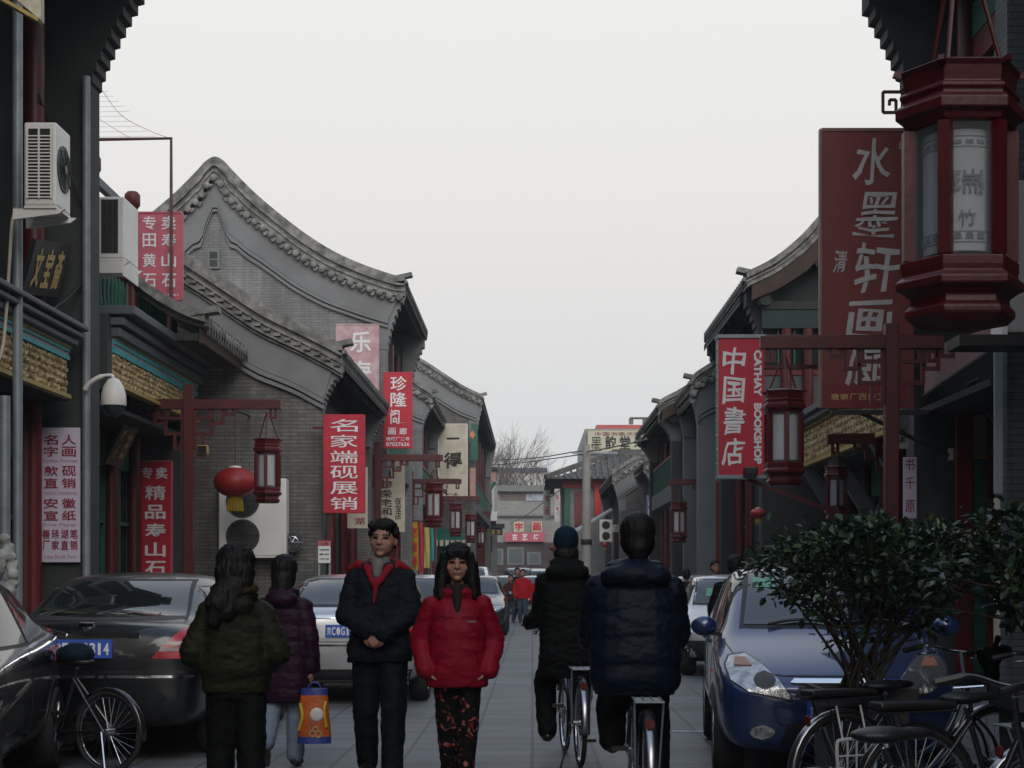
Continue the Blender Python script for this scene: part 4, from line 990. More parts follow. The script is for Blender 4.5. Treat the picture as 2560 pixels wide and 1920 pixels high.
# tilted plaques
m_plq=mat('black_lacquer_plaque',(.018,.018,.018),.35,var=.2)
def plaque(name,label,c,X,txt,board,ink,w,h):
    P=[W(x,y,Y) for x,y,Y in c]; P[2]=P[1]+P[3]-P[0]
    u=(P[1]-P[0]); v=(P[3]-P[0]); n=u.cross(v).normalized()
    if n.y>0: n=-n
    t=thing(name,label,'plaque'); a=[p for p in P]; b=[p-n*.06 for p in P]
    obj('board',MB().add(a+b,[(0,1,2,3),(7,6,5,4),(0,4,5,1),(1,5,6,2),(2,6,7,3),(3,7,4,0)]),board,t)
    l=MB(); M=Matrix.Translation((P[0]+P[1]+P[2]+P[3])/4+n*.004)@Matrix((u.normalized(),-n,-v.normalized())).transposed().to_4x4()
    U,V=u.length,v.length
    for i,ch in enumerate(txt): put(l,ch,U*(-.5+(i+.75)/(len(txt)+.5)),0,U*w,V*h,M,.03)
    obj('lettering',l,ink,t)
plaque('tilted_plaque','black lacquer plaque leaning out with three golden characters at upper left',((92,598,19.3),(180,612,20.2),(135,768,19.75),(55,735,19.15)),0,'文宝斋',m_plq,m_gold,.2,.72)
plaque('tilted_plaque','brown wooden plaque leaning in the shadowed doorway below the dome camera',((312,1056,25.4),(352,1062,25.9),(300,1190,25.7),(262,1160,25.2)),0,'雅古',mat('brown_plaque',(.06,.035,.03),.5),m_gold,.3,.7)
plaque('tilted_plaque','dark grey plaque with faint gold marks leaning over the right-hand door',((2416,962,20.4),(2448,945,20.4),(2494,1030,20.6),(2490,1062,20.6)),0,'斋',mat('grey_plaque',(.07,.075,.08),.6),m_gold,.4,.4)
t=thing('corner_signboard','cream signboard corner jutting in at the very top left','sign'); 
P=[W(-160,-150,14),W(30,-110,14),W(102,-60,14),W(102,50,14),W(40,-2,14),W(-160,-100,14)]
obj('board',MB().prism([(p.x,p.z) for p in P],14,14.1),mat('cream_print',(.50,.46,.36),.7,var=.25,vs=14),t)
obj('rim',MB().bar((P[5].x,13.98,P[5].z-.02),(P[3].x,13.98,P[3].z-.02),.12,.03).tube([(P[0].x,14.05,P[0].z),(P[0].x-.6,14.6,P[0].z+.8)],.03,6),m_goldtrim,t)
t=thing('white_light_box','blank white box hanging at the right frame edge beside the lantern','light box'); a,b=W(2518,450,16.4),W(2760,832,16.4)
obj('box',MB().box((a.x,16.4,b.z),(b.x,16.75,a.z)),mat('dull_white_panel',(.34,.33,.32),.7,var=.06),t,bevel=.02)
obj('edge',MB().box((a.x-.06,16.38,b.z-.02),(a.x-.002,16.77,a.z+.02)),m_white,t)
obj('support',MB().box((a.x-.5,16.3,b.z-.14),(b.x+.4,16.8,b.z-.03)),m_black,t)

# ---------------------------------------------------------------- air conditioners, camera, pipes
def fan(mb,c,r,M):
    i0=len(mb.v); mb.lathe([(r,0),(r*1.04,.02),(r*.98,.03)],28,axis='y')
    mb.v[i0:]=[tuple(M@(Vector(c)+Vector((p[0],-p[1],p[2])))) for p in mb.v[i0:]]
def aircon(label,loc,rz,w,d,h,fans,group='air conditioner units',louvre=True,bracket=True):
    "front faces -y"
    t=thing('air_conditioner',label,'air conditioner',loc,rz,group)
    obj('casing',MB().box((-w/2,0,0),(w/2,d,h)),m_white,t,bevel=.02)
    for cx,cz,r in fans:
        f=MB().lathe([(r*1.03,-.002),(r*1.03,.012),(r,.014)],28,(cx,0,cz),'y'); f.v=[(x,-y,z) for x,y,z in f.v]
        ob=obj('fan_grille',f,m_grille,t)
        g=MB()
        for k in range(1,6): 
            rr=r*k/6; g.tube([(cx+rr*math.cos(a*PI/12),-.02,cz+rr*math.sin(a*PI/12)) for a in range(24)],.004,4,close=True)
        for k in range(8): a=k*PI/4; g.tube([(cx+.05*math.cos(a),-.021,cz+.05*math.sin(a)),(cx+r*math.cos(a),-.021,cz+r*math.sin(a))],.004,4)
        g.lathe([(.05,-.03),(.05,-.015)],12,(cx,0,cz),'y')
        obj('fan_guard',g,m_black,ob)
    if louvre:
        l=MB(); n=int(h*.8/.035)
        obj('louvre_back',MB().box((-w/2-.001,d*.12,h*.08),(-w/2-.006,d*.88,h*.92)),m_black,t)
        for k in range(n): l.box((-w/2-.006,d*.12,h*.09+k*.035),(-w/2-.02,d*.88,h*.09+k*.035+.012))
        for y in (.12,.5,.86): l.box((-w/2-.007,d*y,h*.08),(-w/2-.024,d*y+.018,h*.92))
        obj('louvre',l,m_white,t)
    if bracket:
        obj('bracket',MB().prism([(-.08,-.03),(d+.12,-.03),(d+.12,-.14),(-.02,-.08)],-w/2+.02,-w/2+.06,'x').prism([(-.08,-.03),(d+.12,-.03),(d+.12,-.14),(-.02,-.08)],w/2-.06,w/2-.02,'x').box((-w/2,0,-.028),(w/2,d,-.002)),m_white,t)
    return t
p=W(120,552,17.4)
aircon('white air conditioner with dark side louvre high on the left pier',(W(141,552,17.03).x,17.29,p.z+.08),PI/2+.0,.52,.335,.86,[(0,.43,.235)])
p=W(290,655,22.6)
t=aircon('white air conditioner with open dark side by the terrace posts',(W(310,655,22.44).x,22.85,p.z+.02),PI/2,.82,.42,.84,[],louvre=False)
obj('coil_panel',MB().box((-.411,.08,.07),(-.416,.30,.8)),m_soff,t); cl=MB(); [cl.box((-.417,.08,.08+.03*i),(-.424,.30,.088+.03*i)) for i in range(24)]; [cl.box((-.4165,.08+.073*i,.07),(-.425,.088+.073*i,.8)) for i in range(4)]; obj('coil_grille',cl,m_grille,t); obj('side_plate',MB().box((-.41,0,-.24),(.41,.02,-.03)).box((-.411,.021,-.2),(-.425,.52,-.035)),m_white,t)
p=W(631,1390,28.0); k=28.0/F
aircon('big white double-fan outdoor unit on the low gable wall',(p.x,28.0,p.z),0,169*k,.36,194*k,[(-24*k,50*k,41*k),(-24*k,138*k,41*k)],louvre=False)
p=W(1515,1352,64); k=64/F
aircon('far double-fan outdoor unit beyond the concrete pole',(p.x,64,p.z),0,32*k,.5,53*k,[(0,12*k,10*k),(0,39*k,10*k)],louvre=False)
p=W(733,1356,28.2)
t=thing('exhaust_fan','round wire-guarded fan on the low gable wall beside the big white unit','fan',p)
obj('housing',MB().lathe([(.12,.1),(.16,.0),(.17,-.03)],20,axis='y'),m_grille,t,smooth=40)
g=MB()
for k in range(6): a=k*PI/3; g.tube([(0,-.14,0),(.12*math.cos(a),-.1,.12*math.sin(a)),(.17*math.cos(a),-.03,.17*math.sin(a))],.006,5)
g.tube([(.1*math.cos(a*PI/10),-.11,.1*math.sin(a*PI/10)) for a in range(20)],.005,5,close=True); obj('guard',g,m_steel,t)
# dome camera
p=W(284,945,20.2)
t=thing('dome_camera','white dome surveillance camera on a curved arm from the drainpipe','camera',p)
s=.34/1.0; k=20.2/F
obj('housing',MB().lathe([(.03,.0),(.07,-.02),(.12,-.10),(.148,-.2),(.156,-.33),(.15,-.34)],24),m_white,t,smooth=40)
obj('dome',MB().lathe([(.14,-.345),(.13,-.40),(.09,-.46),(.03,-.485),(0,-.487)],24),m_glass,t,smooth=60)
obj('arm',MB().tube(crom([(0,0,.0),(-.03,0,.035),(-.15,0,.02),(-.3,.02,-.06),(-.36,.03,-.14)],5),[.02]*10+[.03]*11,10),m_white,t,smooth=60)
# pipes
def pipe(label,pts,r,m=m_pipe,name='drainpipe'):
    return tag(obj(name,MB().tube(pts,r,10),m,smooth=60),label,'pipe')
a,b=W(214,190,20.35),W(214,1430,20.35); pipe('long blue-grey drainpipe down the corner of the left pier',[(a.x,20.38,a.z),(a.x,20.38,0)],.05)
a=W(44,-20,17.6); pipe('pale drainpipe left of the rose plaque and upper column at far left',[(a.x,17.6,8.2),(a.x,17.6,0)],.055)
a=W(12,900,17.2); pipe('thick pale pipe at the very left frame edge',[(a.x,17.2,3.3),(a.x,17.2,0)],.06)
pts=[W(x,y,17.3) for x,y in ((40,520),(30,560),(24,650),(14,800),(6,870),(-10,920))]
pipe('loose cream cable hanging from the left air conditioner',crom(pts,6),.018,m_cream,'drain_hose')
def cable(label,px,r=.012,Ys=None,m=m_wire):
    pts=[W(x,y,Y) for x,y,Y in px]; return tag(obj('cable',MB().tube(crom(pts,6),r,5),m),label,'cable')
cable('black cable sagging down the left pier from the upper column',((95,235,19.8),(120,300,20.1),(160,400,20.3),(190,470,20.4),(210,520,20.4)),.012)
cable('black cable running across the cornice to the left pier',((130,775,19.8),(170,745,20.2),(205,705,20.42)),.02)
# antenna frame
t=thing('antenna_frame','thin rust-brown pole frame above the terrace with fine wires','antenna'); 
q=[W(226,349,26),W(428,346,26),W(428,560,26)]
obj('frame',MB().tube([q[0]-Vector((1.2,0,0)),q[0],q[1],q[2],Vector((q[2].x,26,5.1))],.028,6),m_rust,t)
wr=MB(); m_fine=mat('thin_wire',(.42,.36,.36),.6)
wr.tube(crom([W(x,y,26) for x,y in ((150,130),(238,205),(300,285),(370,325),(428,347))],6),.005,4)
wr.tube(crom([W(x,y,26) for x,y in ((150,220),(238,290),(300,330),(330,347))],6),.004,4)
for k in range(10):
    y=225+12.5*k; x1=250+(y-205)*1.05 if y<285 else 330+(y-300)*1.6
    wr.tube([W(170,y+6,26),W(min(x1,420),y+3,26)],.0025,4)
obj('wires',wr,m_fine,t)
# concrete pole and wires
Y=58; p=W(1466,VY,Y)
t=thing('utility_pole','pale concrete utility pole among the far shops on the right','pole',(p.x,Y,0))
h=W(1462,1112,Y).z
obj('shaft',MB().lathe([(.20,0),(.13,h)],14),mat('pale_concrete',(.29,.275,.255),.9,var=.12,vs=3,bump=.2),t,smooth=50)
obj('crossarm',MB().box((-.5,-.05,h-.32),(1.1,.05,h-.25)),m_pipe,t)
obj('clamp',MB().lathe([(.2,h*.42),(.2,h*.45)],12),m_black,t)
for i,(lab,px) in enumerate((('upper black wire strung from the concrete pole across the far street',((1466,1130,58),(1440,1129,60),(1360,1142,72),(1290,1148,88),(1190,1150,100))),
  ('lower black wire strung from the concrete pole to the far left',((1470,1135,58),(1440,1138,60),(1370,1148,72),(1290,1158,88),(1190,1164,100))),
  ('black wire running right from the concrete pole past the yellow board',((1466,1130,58),(1500,1124,56),(1560,1112,52),(1620,1098,47))),
  ('diagonal service wire down to the far end terrace',((1400,1225,70),(1360,1255,85),(1320,1285,100),(1275,1310,119))))):
    cable(lab,px,.022)

# ---------------------------------------------------------------- bare trees
m_bark=mat('winter_bark',(.16,.135,.115),.9,var=.25,vs=6)
def bare_tree(label,px,Y,ytop,spread,seed):
    rnd=random.Random(seed); p=W(px,VY,Y); H=W(px,ytop,Y).z*1.04
    t=thing('bare_tree',label,'tree',(p.x,Y,0),0,'bare winter trees')
    tr=MB(); br=MB()
    tr.tube([(0,0,0),(.1,0,H*.2),(-.05,.1,H*.42)],[.28,.22,.16],8)
    def grow(p,d,l,r,depth):
        q=p+d*l; m=(p+q)/2+Vector((rnd.gauss(0,.04),rnd.gauss(0,.04),rnd.gauss(0,.04)))*l
        br.tube([p,m,q],[r*.8,r*.7,r*.5],4 if depth>1 else 3,cap=False)
        if depth<=0: return
        for k in range(rnd.choice((2,3,3,4))):
            nd=(d+Vector((rnd.gauss(0,.42),rnd.gauss(0,.42),rnd.gauss(.12,.25)))).normalized()
            grow(p+(q-p)*rnd.uniform(.45,1),nd,l*rnd.uniform(.6,.85),r*.6,depth-1)
    for k in range(7):
        a=k*.9+rnd.random(); d=Vector((math.cos(a)*spread,math.sin(a)*spread,1)).normalized()
        grow(Vector((0,0,H*(.25+.025*k))),d,H*.24,.085,5)
    obj('trunk',tr,m_bark,t,smooth=60); obj('crown',br,m_bark,t,fix=False)
bare_tree('hazy bare tree rising left of the blue-striped white building',1245,133,1062,.55,3)
bare_tree('smaller bare tree in front of the blue-striped white building',1318,134,1108,.6,8)
bare_tree('bare tree half hidden behind the far left gable corner',1200,131,1085,.5,5)
# ---------------------------------------------------------------- cars
def paint(name,col,metal=.5,rough=.35,coat=1): return mat(name,col,rough,metal=metal,var=.05,vs=2,coat=coat,croug=.04)
m_cglass=mat('car_glass',(.012,.016,.017),.04,var=.1,spec=.75)
m_trim=mat('black_rubber_trim',(.012,.012,.012),.55)
m_lens=glassy('clear_lamp_lens',(.3,.3,.3),.12,.03)
m_refl=mat('lamp_reflector',(.5,.5,.49),.18,metal=1,var=.6,vs=14,bump=.6,bs=12)
m_tail=mat('red_tail_lens',(.36,.006,.014),.3,var=.3,vs=18,coat=.15)
m_tailw=mat('clear_tail_lens',(.34,.24,.24),.3,var=.25,vs=25,coat=.1)
m_plate=mat('blue_plate',(.03,.10,.45),.4,var=.05)
SEDAN=[(0,.78,.30,.60,.63,.75),(.025,.86,.22,.68,.72,.78),(.1,.89,.2,.77,.82,.8),(.25,.9,.2,.88,.95,.8),(.295,.9,.2,.90,.99,.78),(.42,.9,.2,.93,1.39,.64),(.54,.9,.2,.94,1.47,.64),(.68,.9,.2,.96,1.43,.64),(.81,.89,.2,1.0,1.14,.68),(.85,.88,.21,1.01,1.10,.72),(.97,.86,.26,.99,1.085,.74),(1,.82,.36,.88,.98,.74)]
HATCH=[(0,.78,.30,.60,.63,.75),(.03,.86,.22,.68,.72,.78),(.12,.89,.2,.77,.82,.8),(.24,.9,.2,.88,.95,.8),(.29,.9,.2,.90,.99,.78),(.43,.9,.2,.93,1.40,.66),(.56,.9,.2,.94,1.47,.67),(.80,.9,.2,.97,1.42,.67),(.93,.88,.22,1.0,1.10,.74),(.98,.86,.26,.98,1.05,.75),(1,.82,.34,.85,.95,.75)]
MINIVAN=[(0,.76,.26,.62,.66,.72),(.02,.84,.2,.70,.745,.76),(.09,.9,.18,.82,.87,.78),(.20,.92,.18,.92,.99,.8),(.245,.92,.18,.95,1.05,.80),(.42,.92,.18,1.0,1.48,.70),(.55,.92,.18,1.01,1.55,.70),(.80,.91,.18,1.02,1.52,.70),(.94,.9,.2,1.03,1.35,.70),(.985,.88,.24,1.0,1.05,.74),(1,.84,.34,.85,.92,.74)]
VAN=[(0,.76,.3,.62,.66,.74),(.02,.84,.22,.80,.9,.76),(.06,.9,.2,.95,1.05,.8),(.10,.92,.2,1.0,1.15,.80),(.24,.92,.2,1.1,1.82,.74),(.4,.92,.2,1.1,1.9,.74),(.85,.92,.2,1.1,1.88,.74),(.96,.9,.22,1.1,1.8,.74),(.99,.88,.26,1.0,1.2,.76),(1,.84,.36,.9,1.0,.74)]
def body_mesh(st,L,w,k=1):
    rings=[]
    for t,hw,zb,zbelt,zt,wr in st:
        y=-L/2+L*t; hw=hw*w/.9/2*1.0; zs=k
        zbelt*=zs; zt*=zs; hr=wr*hw/.92 if zt-zbelt>.12 else wr*hw
        half=[(0,zb),(hw*.82,zb),(hw*.97,zb+.10),(hw*1.0,zb+(zbelt-zb)*.55),(hw*.985,zbelt-.06),(hw*.955,zbelt),(hr*1.03,zt-.07 if zt-zbelt>.12 else zt-.02),(hr*.9,zt-.015),(0,zt+.015)]
        ring=[(x,y,z) for x,z in half]+[(-x,y,z) for x,z in half[-2:0:-1]]
        rings.append(ring)
    return MB().loft(rings)
class Car:
    def __init__(s,name,label,cat,loc,rz,st,L,w,pm,k=1,group='cars parked along the street'):
        s.t=thing(name,label,cat,loc,rz,group); s.L=L; s.w=w; s.pm=pm
        o=obj('body',body_mesh(st,L,w,k),pm,s.t); m=o.modifiers.new('s','SUBSURF'); m.levels=2; m.render_levels=2
        bake(o); me=o.data; s.o=o
        s.bvh=BVHTree.FromPolygons([v.co for v in me.vertices],[tuple(p.vertices) for p in me.polygons])
    def panel(s,name,poly,d,m,off=.006,rows=10,cols=12,parent=None,thick=.02):
        "outline projected on the body; d: front, rear, left(-x) or right(+x)"
        b0=min(p[1] for p in poly);b1=max(p[1] for p in poly); P=[]
        for i in range(rows+1):
            b=b0+(b1-b0)*(.002+.996*i/rows); xs=[]
            for k in range(len(poly)):
                p,q=poly[k],poly[(k+1)%len(poly)]
                if (p[1]-b)*(q[1]-b)<=0 and p[1]!=q[1]: xs.append(p[0]+(q[0]-p[0])*(b-p[1])/(q[1]-p[1]))
            row=[]; x0,x1=min(xs),max(xs)
            for j in range(cols+1):
                a=x0+(x1-x0)*j/cols
                o,dr={'front':(Vector((a,-9,b)),Vector((0,1,0))),'rear':(Vector((a,9,b)),Vector((0,-1,0))),'left':(Vector((-9,a,b)),Vector((1,0,0))),'right':(Vector((9,a,b)),Vector((-1,0,0))),'top':(Vector((a,b,9)),Vector((0,0,-1)))}[d]
                h=s.bvh.ray_cast(o,dr)
                if h[0] is None:
                    h=s.bvh.find_nearest(o+dr*(9-(s.L/2 if d in('front','rear') else s.w/2)))
                n=h[1] if h[1].dot(dr)<0 else -h[1]
                row.append((h[0]+n*off,h[0]-n*thick))
            P.append(row)
        mb=MB().grid([[p[0] for p in r] for r in P]).grid([[p[1] for p in r][::-1] for r in P])
        # rim
        edge=[P[0][j] for j in range(cols+1)]+[P[i][cols] for i in range(1,rows+1)]+[P[rows][j] for j in range(cols-1,-1,-1)]+[P[i][0] for i in range(rows-1,0,-1)]
        n=len(edge); mb.add([e[0] for e in edge]+[e[1] for e in edge],[(i,(i+1)%n,n+(i+1)%n,n+i) for i in range(n)])
        o=obj(name,mb,m,parent or s.t,smooth=40,fix=True); return o
    def glass(s,poly,d,name='window',grow=.03):
        cx=sum(p[0] for p in poly)/len(poly);cy=sum(p[1] for p in poly)/len(poly)
        big=[(p[0]+grow*(1 if p[0]>cx else -1),p[1]+grow*.7*(1 if p[1]>cy else -1)) for p in poly]
        o=s.panel(name,big,d,m_trim,.003); s.panel('pane',poly,d,m_cglass,.007,parent=o); return o
    def wheel(s,y,r=.31,rim=None,off=0):
        for sg in (-1,1):
            x=sg*(s.w/2-.10+off)
            pl=[(y+(r+.055)*math.cos(a*PI/12),r+.01+(r+.055)*math.sin(a*PI/12)) for a in range(24)]
            pl=[p for p in pl if p[1]>.21]+[(y-(r+.05),.21),(y+(r+.05),.21)]
            pl=sorted(pl,key=lambda p:math.atan2(p[1]-.3,p[0]-y))
            s.panel('wheel_arch',pl,'left' if sg<0 else 'right',m_black,.004,8,8)
            w=obj('wheel',MB().lathe([(r*.62,-.10),(r*.9,-.11),(r,-.07),(r,.07),(r*.9,.11),(r*.62,.10)],28,(x,y,r),'x'),m_rubber,s.t,smooth=40)
            m=MB().lathe([(r*.63,sg*.10),(r*.60,sg*.085),(r*.2,sg*.075),(.03,sg*.10),(0.001,sg*.10)],20,(x,y,r),'x')
            obj('rim',m,rim or m_steel,w,smooth=30)
            sp=MB()
            for k in range(5):
                a=k*2*PI/5; sp.bar((x+sg*.095,y+.05*math.cos(a),r+.05*math.sin(a)),(x+sg*.095,y+r*.6*math.cos(a),r+r*.6*math.sin(a)),.05,.02,up=(1,0,0))
            obj('rim_spokes',sp,rim or m_steel,w)
    def plate(s,z,d,txt,hide=0,y=None):
        sg=-1 if d=='front' else 1
        h=s.bvh.ray_cast(Vector((0,9*sg,z)),Vector((0,-sg,0)))[0]; y=h.y+sg*.02
        M=Matrix.Translation((0,y,z))@(Matrix.Rotation(PI,4,'Z') if sg>0 else Matrix())
        p=obj('number_plate',MB().box((-.22,-.006,-.07),(.22,.03,.07)).xf(M),m_plate,s.t)
        l=MB(); M=M@Matrix.Translation((0,-.006,0))
        for i,c in enumerate(txt): put(l,c,-.18+.36*i/(len(txt)-1),0,.042 if c!='1' else .02,.09,M,.02,cjk=ord(c)>1000)
        obj('plate_lettering',l,m_wht,p)
    def sides(s,polys,mirror_y=None):
        for p in polys:
            s.glass(p,'left'); s.glass(p,'right')
    def mirrors(s,y,z,m=None):
        for sg in (-1,1):
            x=sg*(s.w/2+.06)
            o=obj('mirror',MB().ell((x,y,z),(.10,.055,.075),14,10),m or s.pm,s.t,smooth=180)
            obj('mirror_arm',MB().bar((sg*(s.w/2-.09),y+.02,z-.07),(x-.04*sg,y,z-.05),.04,.03),m_trim,o)
    def seam(s,pts,d,wd=.008):
        for i in range(len(pts)-1):
            p,q=Vector(pts[i]),Vector(pts[i+1]); n=Vector((-(q-p).y,(q-p).x)).normalized()*wd/2
            poly=[p+n,q+n,q-n,p-n]; dd=q-p
            if abs(dd.y)<1e-4: poly=[(p.x,p.y-wd/2),(q.x,p.y-wd/2),(q.x,p.y+wd/2),(p.x,p.y+wd/2)]
            s.panel('panel_gap',[tuple(v) for v in poly],d,m_trim,.0025,max(3,int(abs(dd.y)/.05)),max(3,int(abs(dd.x)/.06)),thick=.004)
def sidewin(L,st,k=1):
    return None
def sedan(label,loc,rz,pm,L=4.7,w=1.78,k=1,st=SEDAN,front=True,rear=True,plate=None,detail=2,mir=True):
    c=Car('parked_car',label,'car',loc,rz,st,L,w,pm,k); Z=lambda z:z*k
    f=lambda t:-L/2+L*t
    hat=st is HATCH
    rw=(.83 if not hat else .93)
    c.glass([(-.60,Z(1.02)),(.60,Z(1.02)),(.50,Z(1.365)),(-.50,Z(1.365))],'front','windscreen')
    c.glass([(-.60,Z(1.10)),(.60,Z(1.10)),(.50,Z(1.375)),(-.50,Z(1.375))],'rear','rear_window')
    c.sides([[(f(.325),Z(.97)),(f(.535),Z(.97)),(f(.535),Z(1.36)),(f(.445),Z(1.33))],[(f(.555),Z(.97)),(f(.76 if not hat else .84),Z(1.0)),(f(.70 if not hat else .80),Z(1.32)),(f(.555),Z(1.36))]])
    c.wheel(f(.185)); c.wheel(f(.80))
    if mir: c.mirrors(f(.315),Z(.98))
    hx=w/2
    if detail>1:
        for sg in (-1,1):
            P=lambda a:[(sg*x,Z(z)) for x,z in a]
            lo=c.panel('headlight',P([(hx*.48,.60),(hx*.90,.64),(hx*.94,.74),(hx*.55,.71)]),'front',m_refl,.004); c.panel('lens',P([(hx*.48,.60),(hx*.90,.64),(hx*.94,.74),(hx*.55,.71)]),'front',m_lens,.02,parent=lo,thick=.0)
            tl=c.panel('tail_light',P([(hx*.56,.80),(hx*.98,.80),(hx*.97,1.0),(hx*.80,1.03)]),'rear',m_tail,.010,12,10)
            c.panel('clear_band',P([(hx*.66,.90),(hx*.98,.90),(hx*.98,.925),(hx*.69,.925)]),'rear',m_tailw,.013,4,8,parent=tl)
            c.panel('clear_band',P([(hx*.62,.855),(hx*.98,.855),(hx*.98,.885),(hx*.64,.885)]),'rear',m_tailw,.013,4,8,parent=tl)
        c.panel('grille',[(-.34,Z(.56)),(.34,Z(.56)),(.36,Z(.68)),(-.36,Z(.68))],'front',m_black,.006); c.panel('air_intake',[(-.5,.3),(.5,.3),(.5,.42),(-.5,.42)],'front',m_black,.004)
        c.panel('grille_bar',[(-.34,Z(.62)),(.34,Z(.62)),(.34,Z(.645)),(-.34,Z(.645))],'front',m_chrome,.012,3,10)
        c.panel('trunk_trim',[(-.42,Z(.955)),(.42,Z(.955)),(.42,Z(.985)),(-.42,Z(.985))],'rear',m_chrome,.02,3,14)
        c.panel('bumper_strip',[(-hx*.9,.655),(hx*.9,.655),(hx*.9,.675),(-hx*.9,.675)],'rear',m_chrome,.012,3,16)
        c.panel('rear_valance',[(-hx*.8,.28),(hx*.8,.28),(hx*.85,.40),(-hx*.85,.40)],'rear',m_black,.006,4,12)
        c.seam([(-hx*.84,.70),(hx*.84,.70)],'rear'); c.seam([(-hx*.72,.72),(-hx*.78,Z(1.03))],'rear'); c.seam([(hx*.72,.72),(hx*.78,Z(1.03))],'rear')
        c.seam([(f(.545),.3),(f(.545),Z(.95))],'left'); c.seam([(f(.545),.3),(f(.545),Z(.95))],'right')
        c.seam([(f(.31),.35),(f(.31),Z(.9))],'left'); c.seam([(f(.31),.35),(f(.31),Z(.9))],'right')
        for sg,d in ((-1,'left'),(1,'right')):
            for t in (.50,.70): c.panel('door_handle',[(f(t)-.09,Z(.86)),(f(t)+.09,Z(.86)),(f(t)+.09,Z(.885)),(f(t)-.09,Z(.885))],d,c.pm,.03,2,6)
    else:
        for sg in (-1,1):
            P=lambda a:[(sg*x,Z(z)) for x,z in a]
            c.panel('headlight',P([(hx*.48,.60),(hx*.90,.64),(hx*.94,.74),(hx*.55,.71)]),'front',m_refl,.006,4,6); c.panel('tail_light',P([(hx*.6,.82),(hx*.97,.82),(hx*.96,.98),(hx*.75,1.0)]),'rear',m_tail,.008,4,6)
        c.panel('grille',[(-.34,Z(.56)),(.34,Z(.56)),(.36,Z(.68)),(-.36,Z(.68))],'front',m_black,.006,4,6); c.panel('air_intake',[(-.55,.28),(.55,.28),(.55,.45),(-.55,.45)],'front',m_black,.006,4,6)
    if plate: c.plate(plate[1],plate[0],plate[2])
    return c
p_black=paint('black_car_paint',(.004,.005,.007),0,.3,coat=.45); p_silver=paint('silver_car_paint',(.50,.51,.52),.75,.35); p_blue=paint('deep_blue_car_paint',(.011,.031,.115),.35,.35)
p_grey=paint('dark_grey_car_paint',(.028,.029,.033),.6,.35); p_white=paint('white_car_paint',(.70,.70,.69),0,.4); p_dgreen=paint('dark_green_grey_paint',(.05,.06,.06),.5,.35); p_pale=paint('pale_grey_car_paint',(.45,.46,.48),.4,.4)
# black saloon seen from behind
bk=sedan('black saloon parked nose away at left, its chrome trim and blue plate to the camera',(-3.38,14.8,0),PI,p_black,4.8,1.82,plate=('rear',.875,'京F·A9314'))
bk.panel('badge',[(.06*math.cos(a*PI/6),1.045+.026*math.sin(a*PI/6)) for a in range(12)],'rear',m_chrome,.02,5,5)
sv=sedan('silver hatchback parked nose away behind the man in the dark jacket',(-2.05,20.15,0),PI,p_silver,4.1,1.72,st=HATCH,plate=('rear',.82,'京C·G1078'))
# blue minivan facing the camera
hx=.84
bl=Car('parked_car','deep blue minivan facing the camera behind the leafy bush and bicycles','car',(2.24,13.15,0),R(-4.5),MINIVAN,3.9,1.66,p_blue,.985,'cars parked along the street')
bl.glass([(-.60,1.06),(.60,1.06),(.52,1.44),(-.52,1.44)],'front','windscreen',.035)
f=lambda t:-1.95+3.9*t
bl.sides([[(f(.30),1.02),(f(.50),1.02),(f(.50),1.42),(f(.42),1.38)],[(f(.52),1.03),(f(.72),1.03),(f(.72),1.41),(f(.52),1.42)],[(f(.74),1.04),(f(.90),1.06),(f(.87),1.36),(f(.74),1.40)]])
bl.glass([(-.58,1.08),(.58,1.08),(.52,1.38),(-.52,1.38)],'rear','rear_window')
bl.wheel(f(.17),.30); bl.wheel(f(.82),.30); bl.mirrors(f(.27),1.05)
for sg in (-1,1):
    hp=[(sg*x,z) for x,z in ((.325,.575),(.42,.60),(.60,.625),(.725,.70),(.755,.79),(.72,.86),(.62,.868),(.52,.81),(.40,.70),(.33,.60))]
    big=[(.54*sg+(x-.54*sg)*1.07,.72+(z-.72)*1.09) for x,z in hp]
    rim=bl.panel('headlight',big,'front',m_trim,.004,16,14)
    bl.panel('reflector',hp,'front',m_refl,.010,16,14,parent=rim); bl.panel('lens',hp,'front',m_lens,.03,16,14,parent=rim,thick=-.02)
    bl.panel('lamp_unit',[(sg*(.50+.075*math.cos(a*PI/6)),.70+.055*math.sin(a*PI/6)) for a in range(12)],'front',m_black,.018,6,6,parent=rim)
    bl.panel('indicator',[(sg*x,z) for x,z in ((.58,.79),(.70,.79),(.69,.84),(.62,.84))],'front',mat('orange_lens',(.5,.16,.06),.2),.018,4,6,parent=rim)
    bl.panel('fog_light',[(sg*(.52+.085*math.cos(a*PI/6)),.355+.05*math.sin(a*PI/6)) for a in range(12)],'front',m_refl,.008,6,8)
bl.panel('grille',[(-.30,.59),(.30,.59),(.27,.68),(-.27,.68)],'front',m_black,.005); bl.panel('grille_bar',[(-.33,.685),(.33,.685),(.30,.712),(-.30,.712)],'front',m_chrome,.016,3,14)
bl.panel('air_intake',[(-.40,.27),(.40,.27),(.34,.42),(-.34,.42)],'front',m_black,.005)
bl.plate(.50,'front','京E·K7025')
bl.seam([(-.78,.99),(-.62,.76),(-.36,.735),(.36,.735),(.62,.76),(.78,.99)],'front',.009)
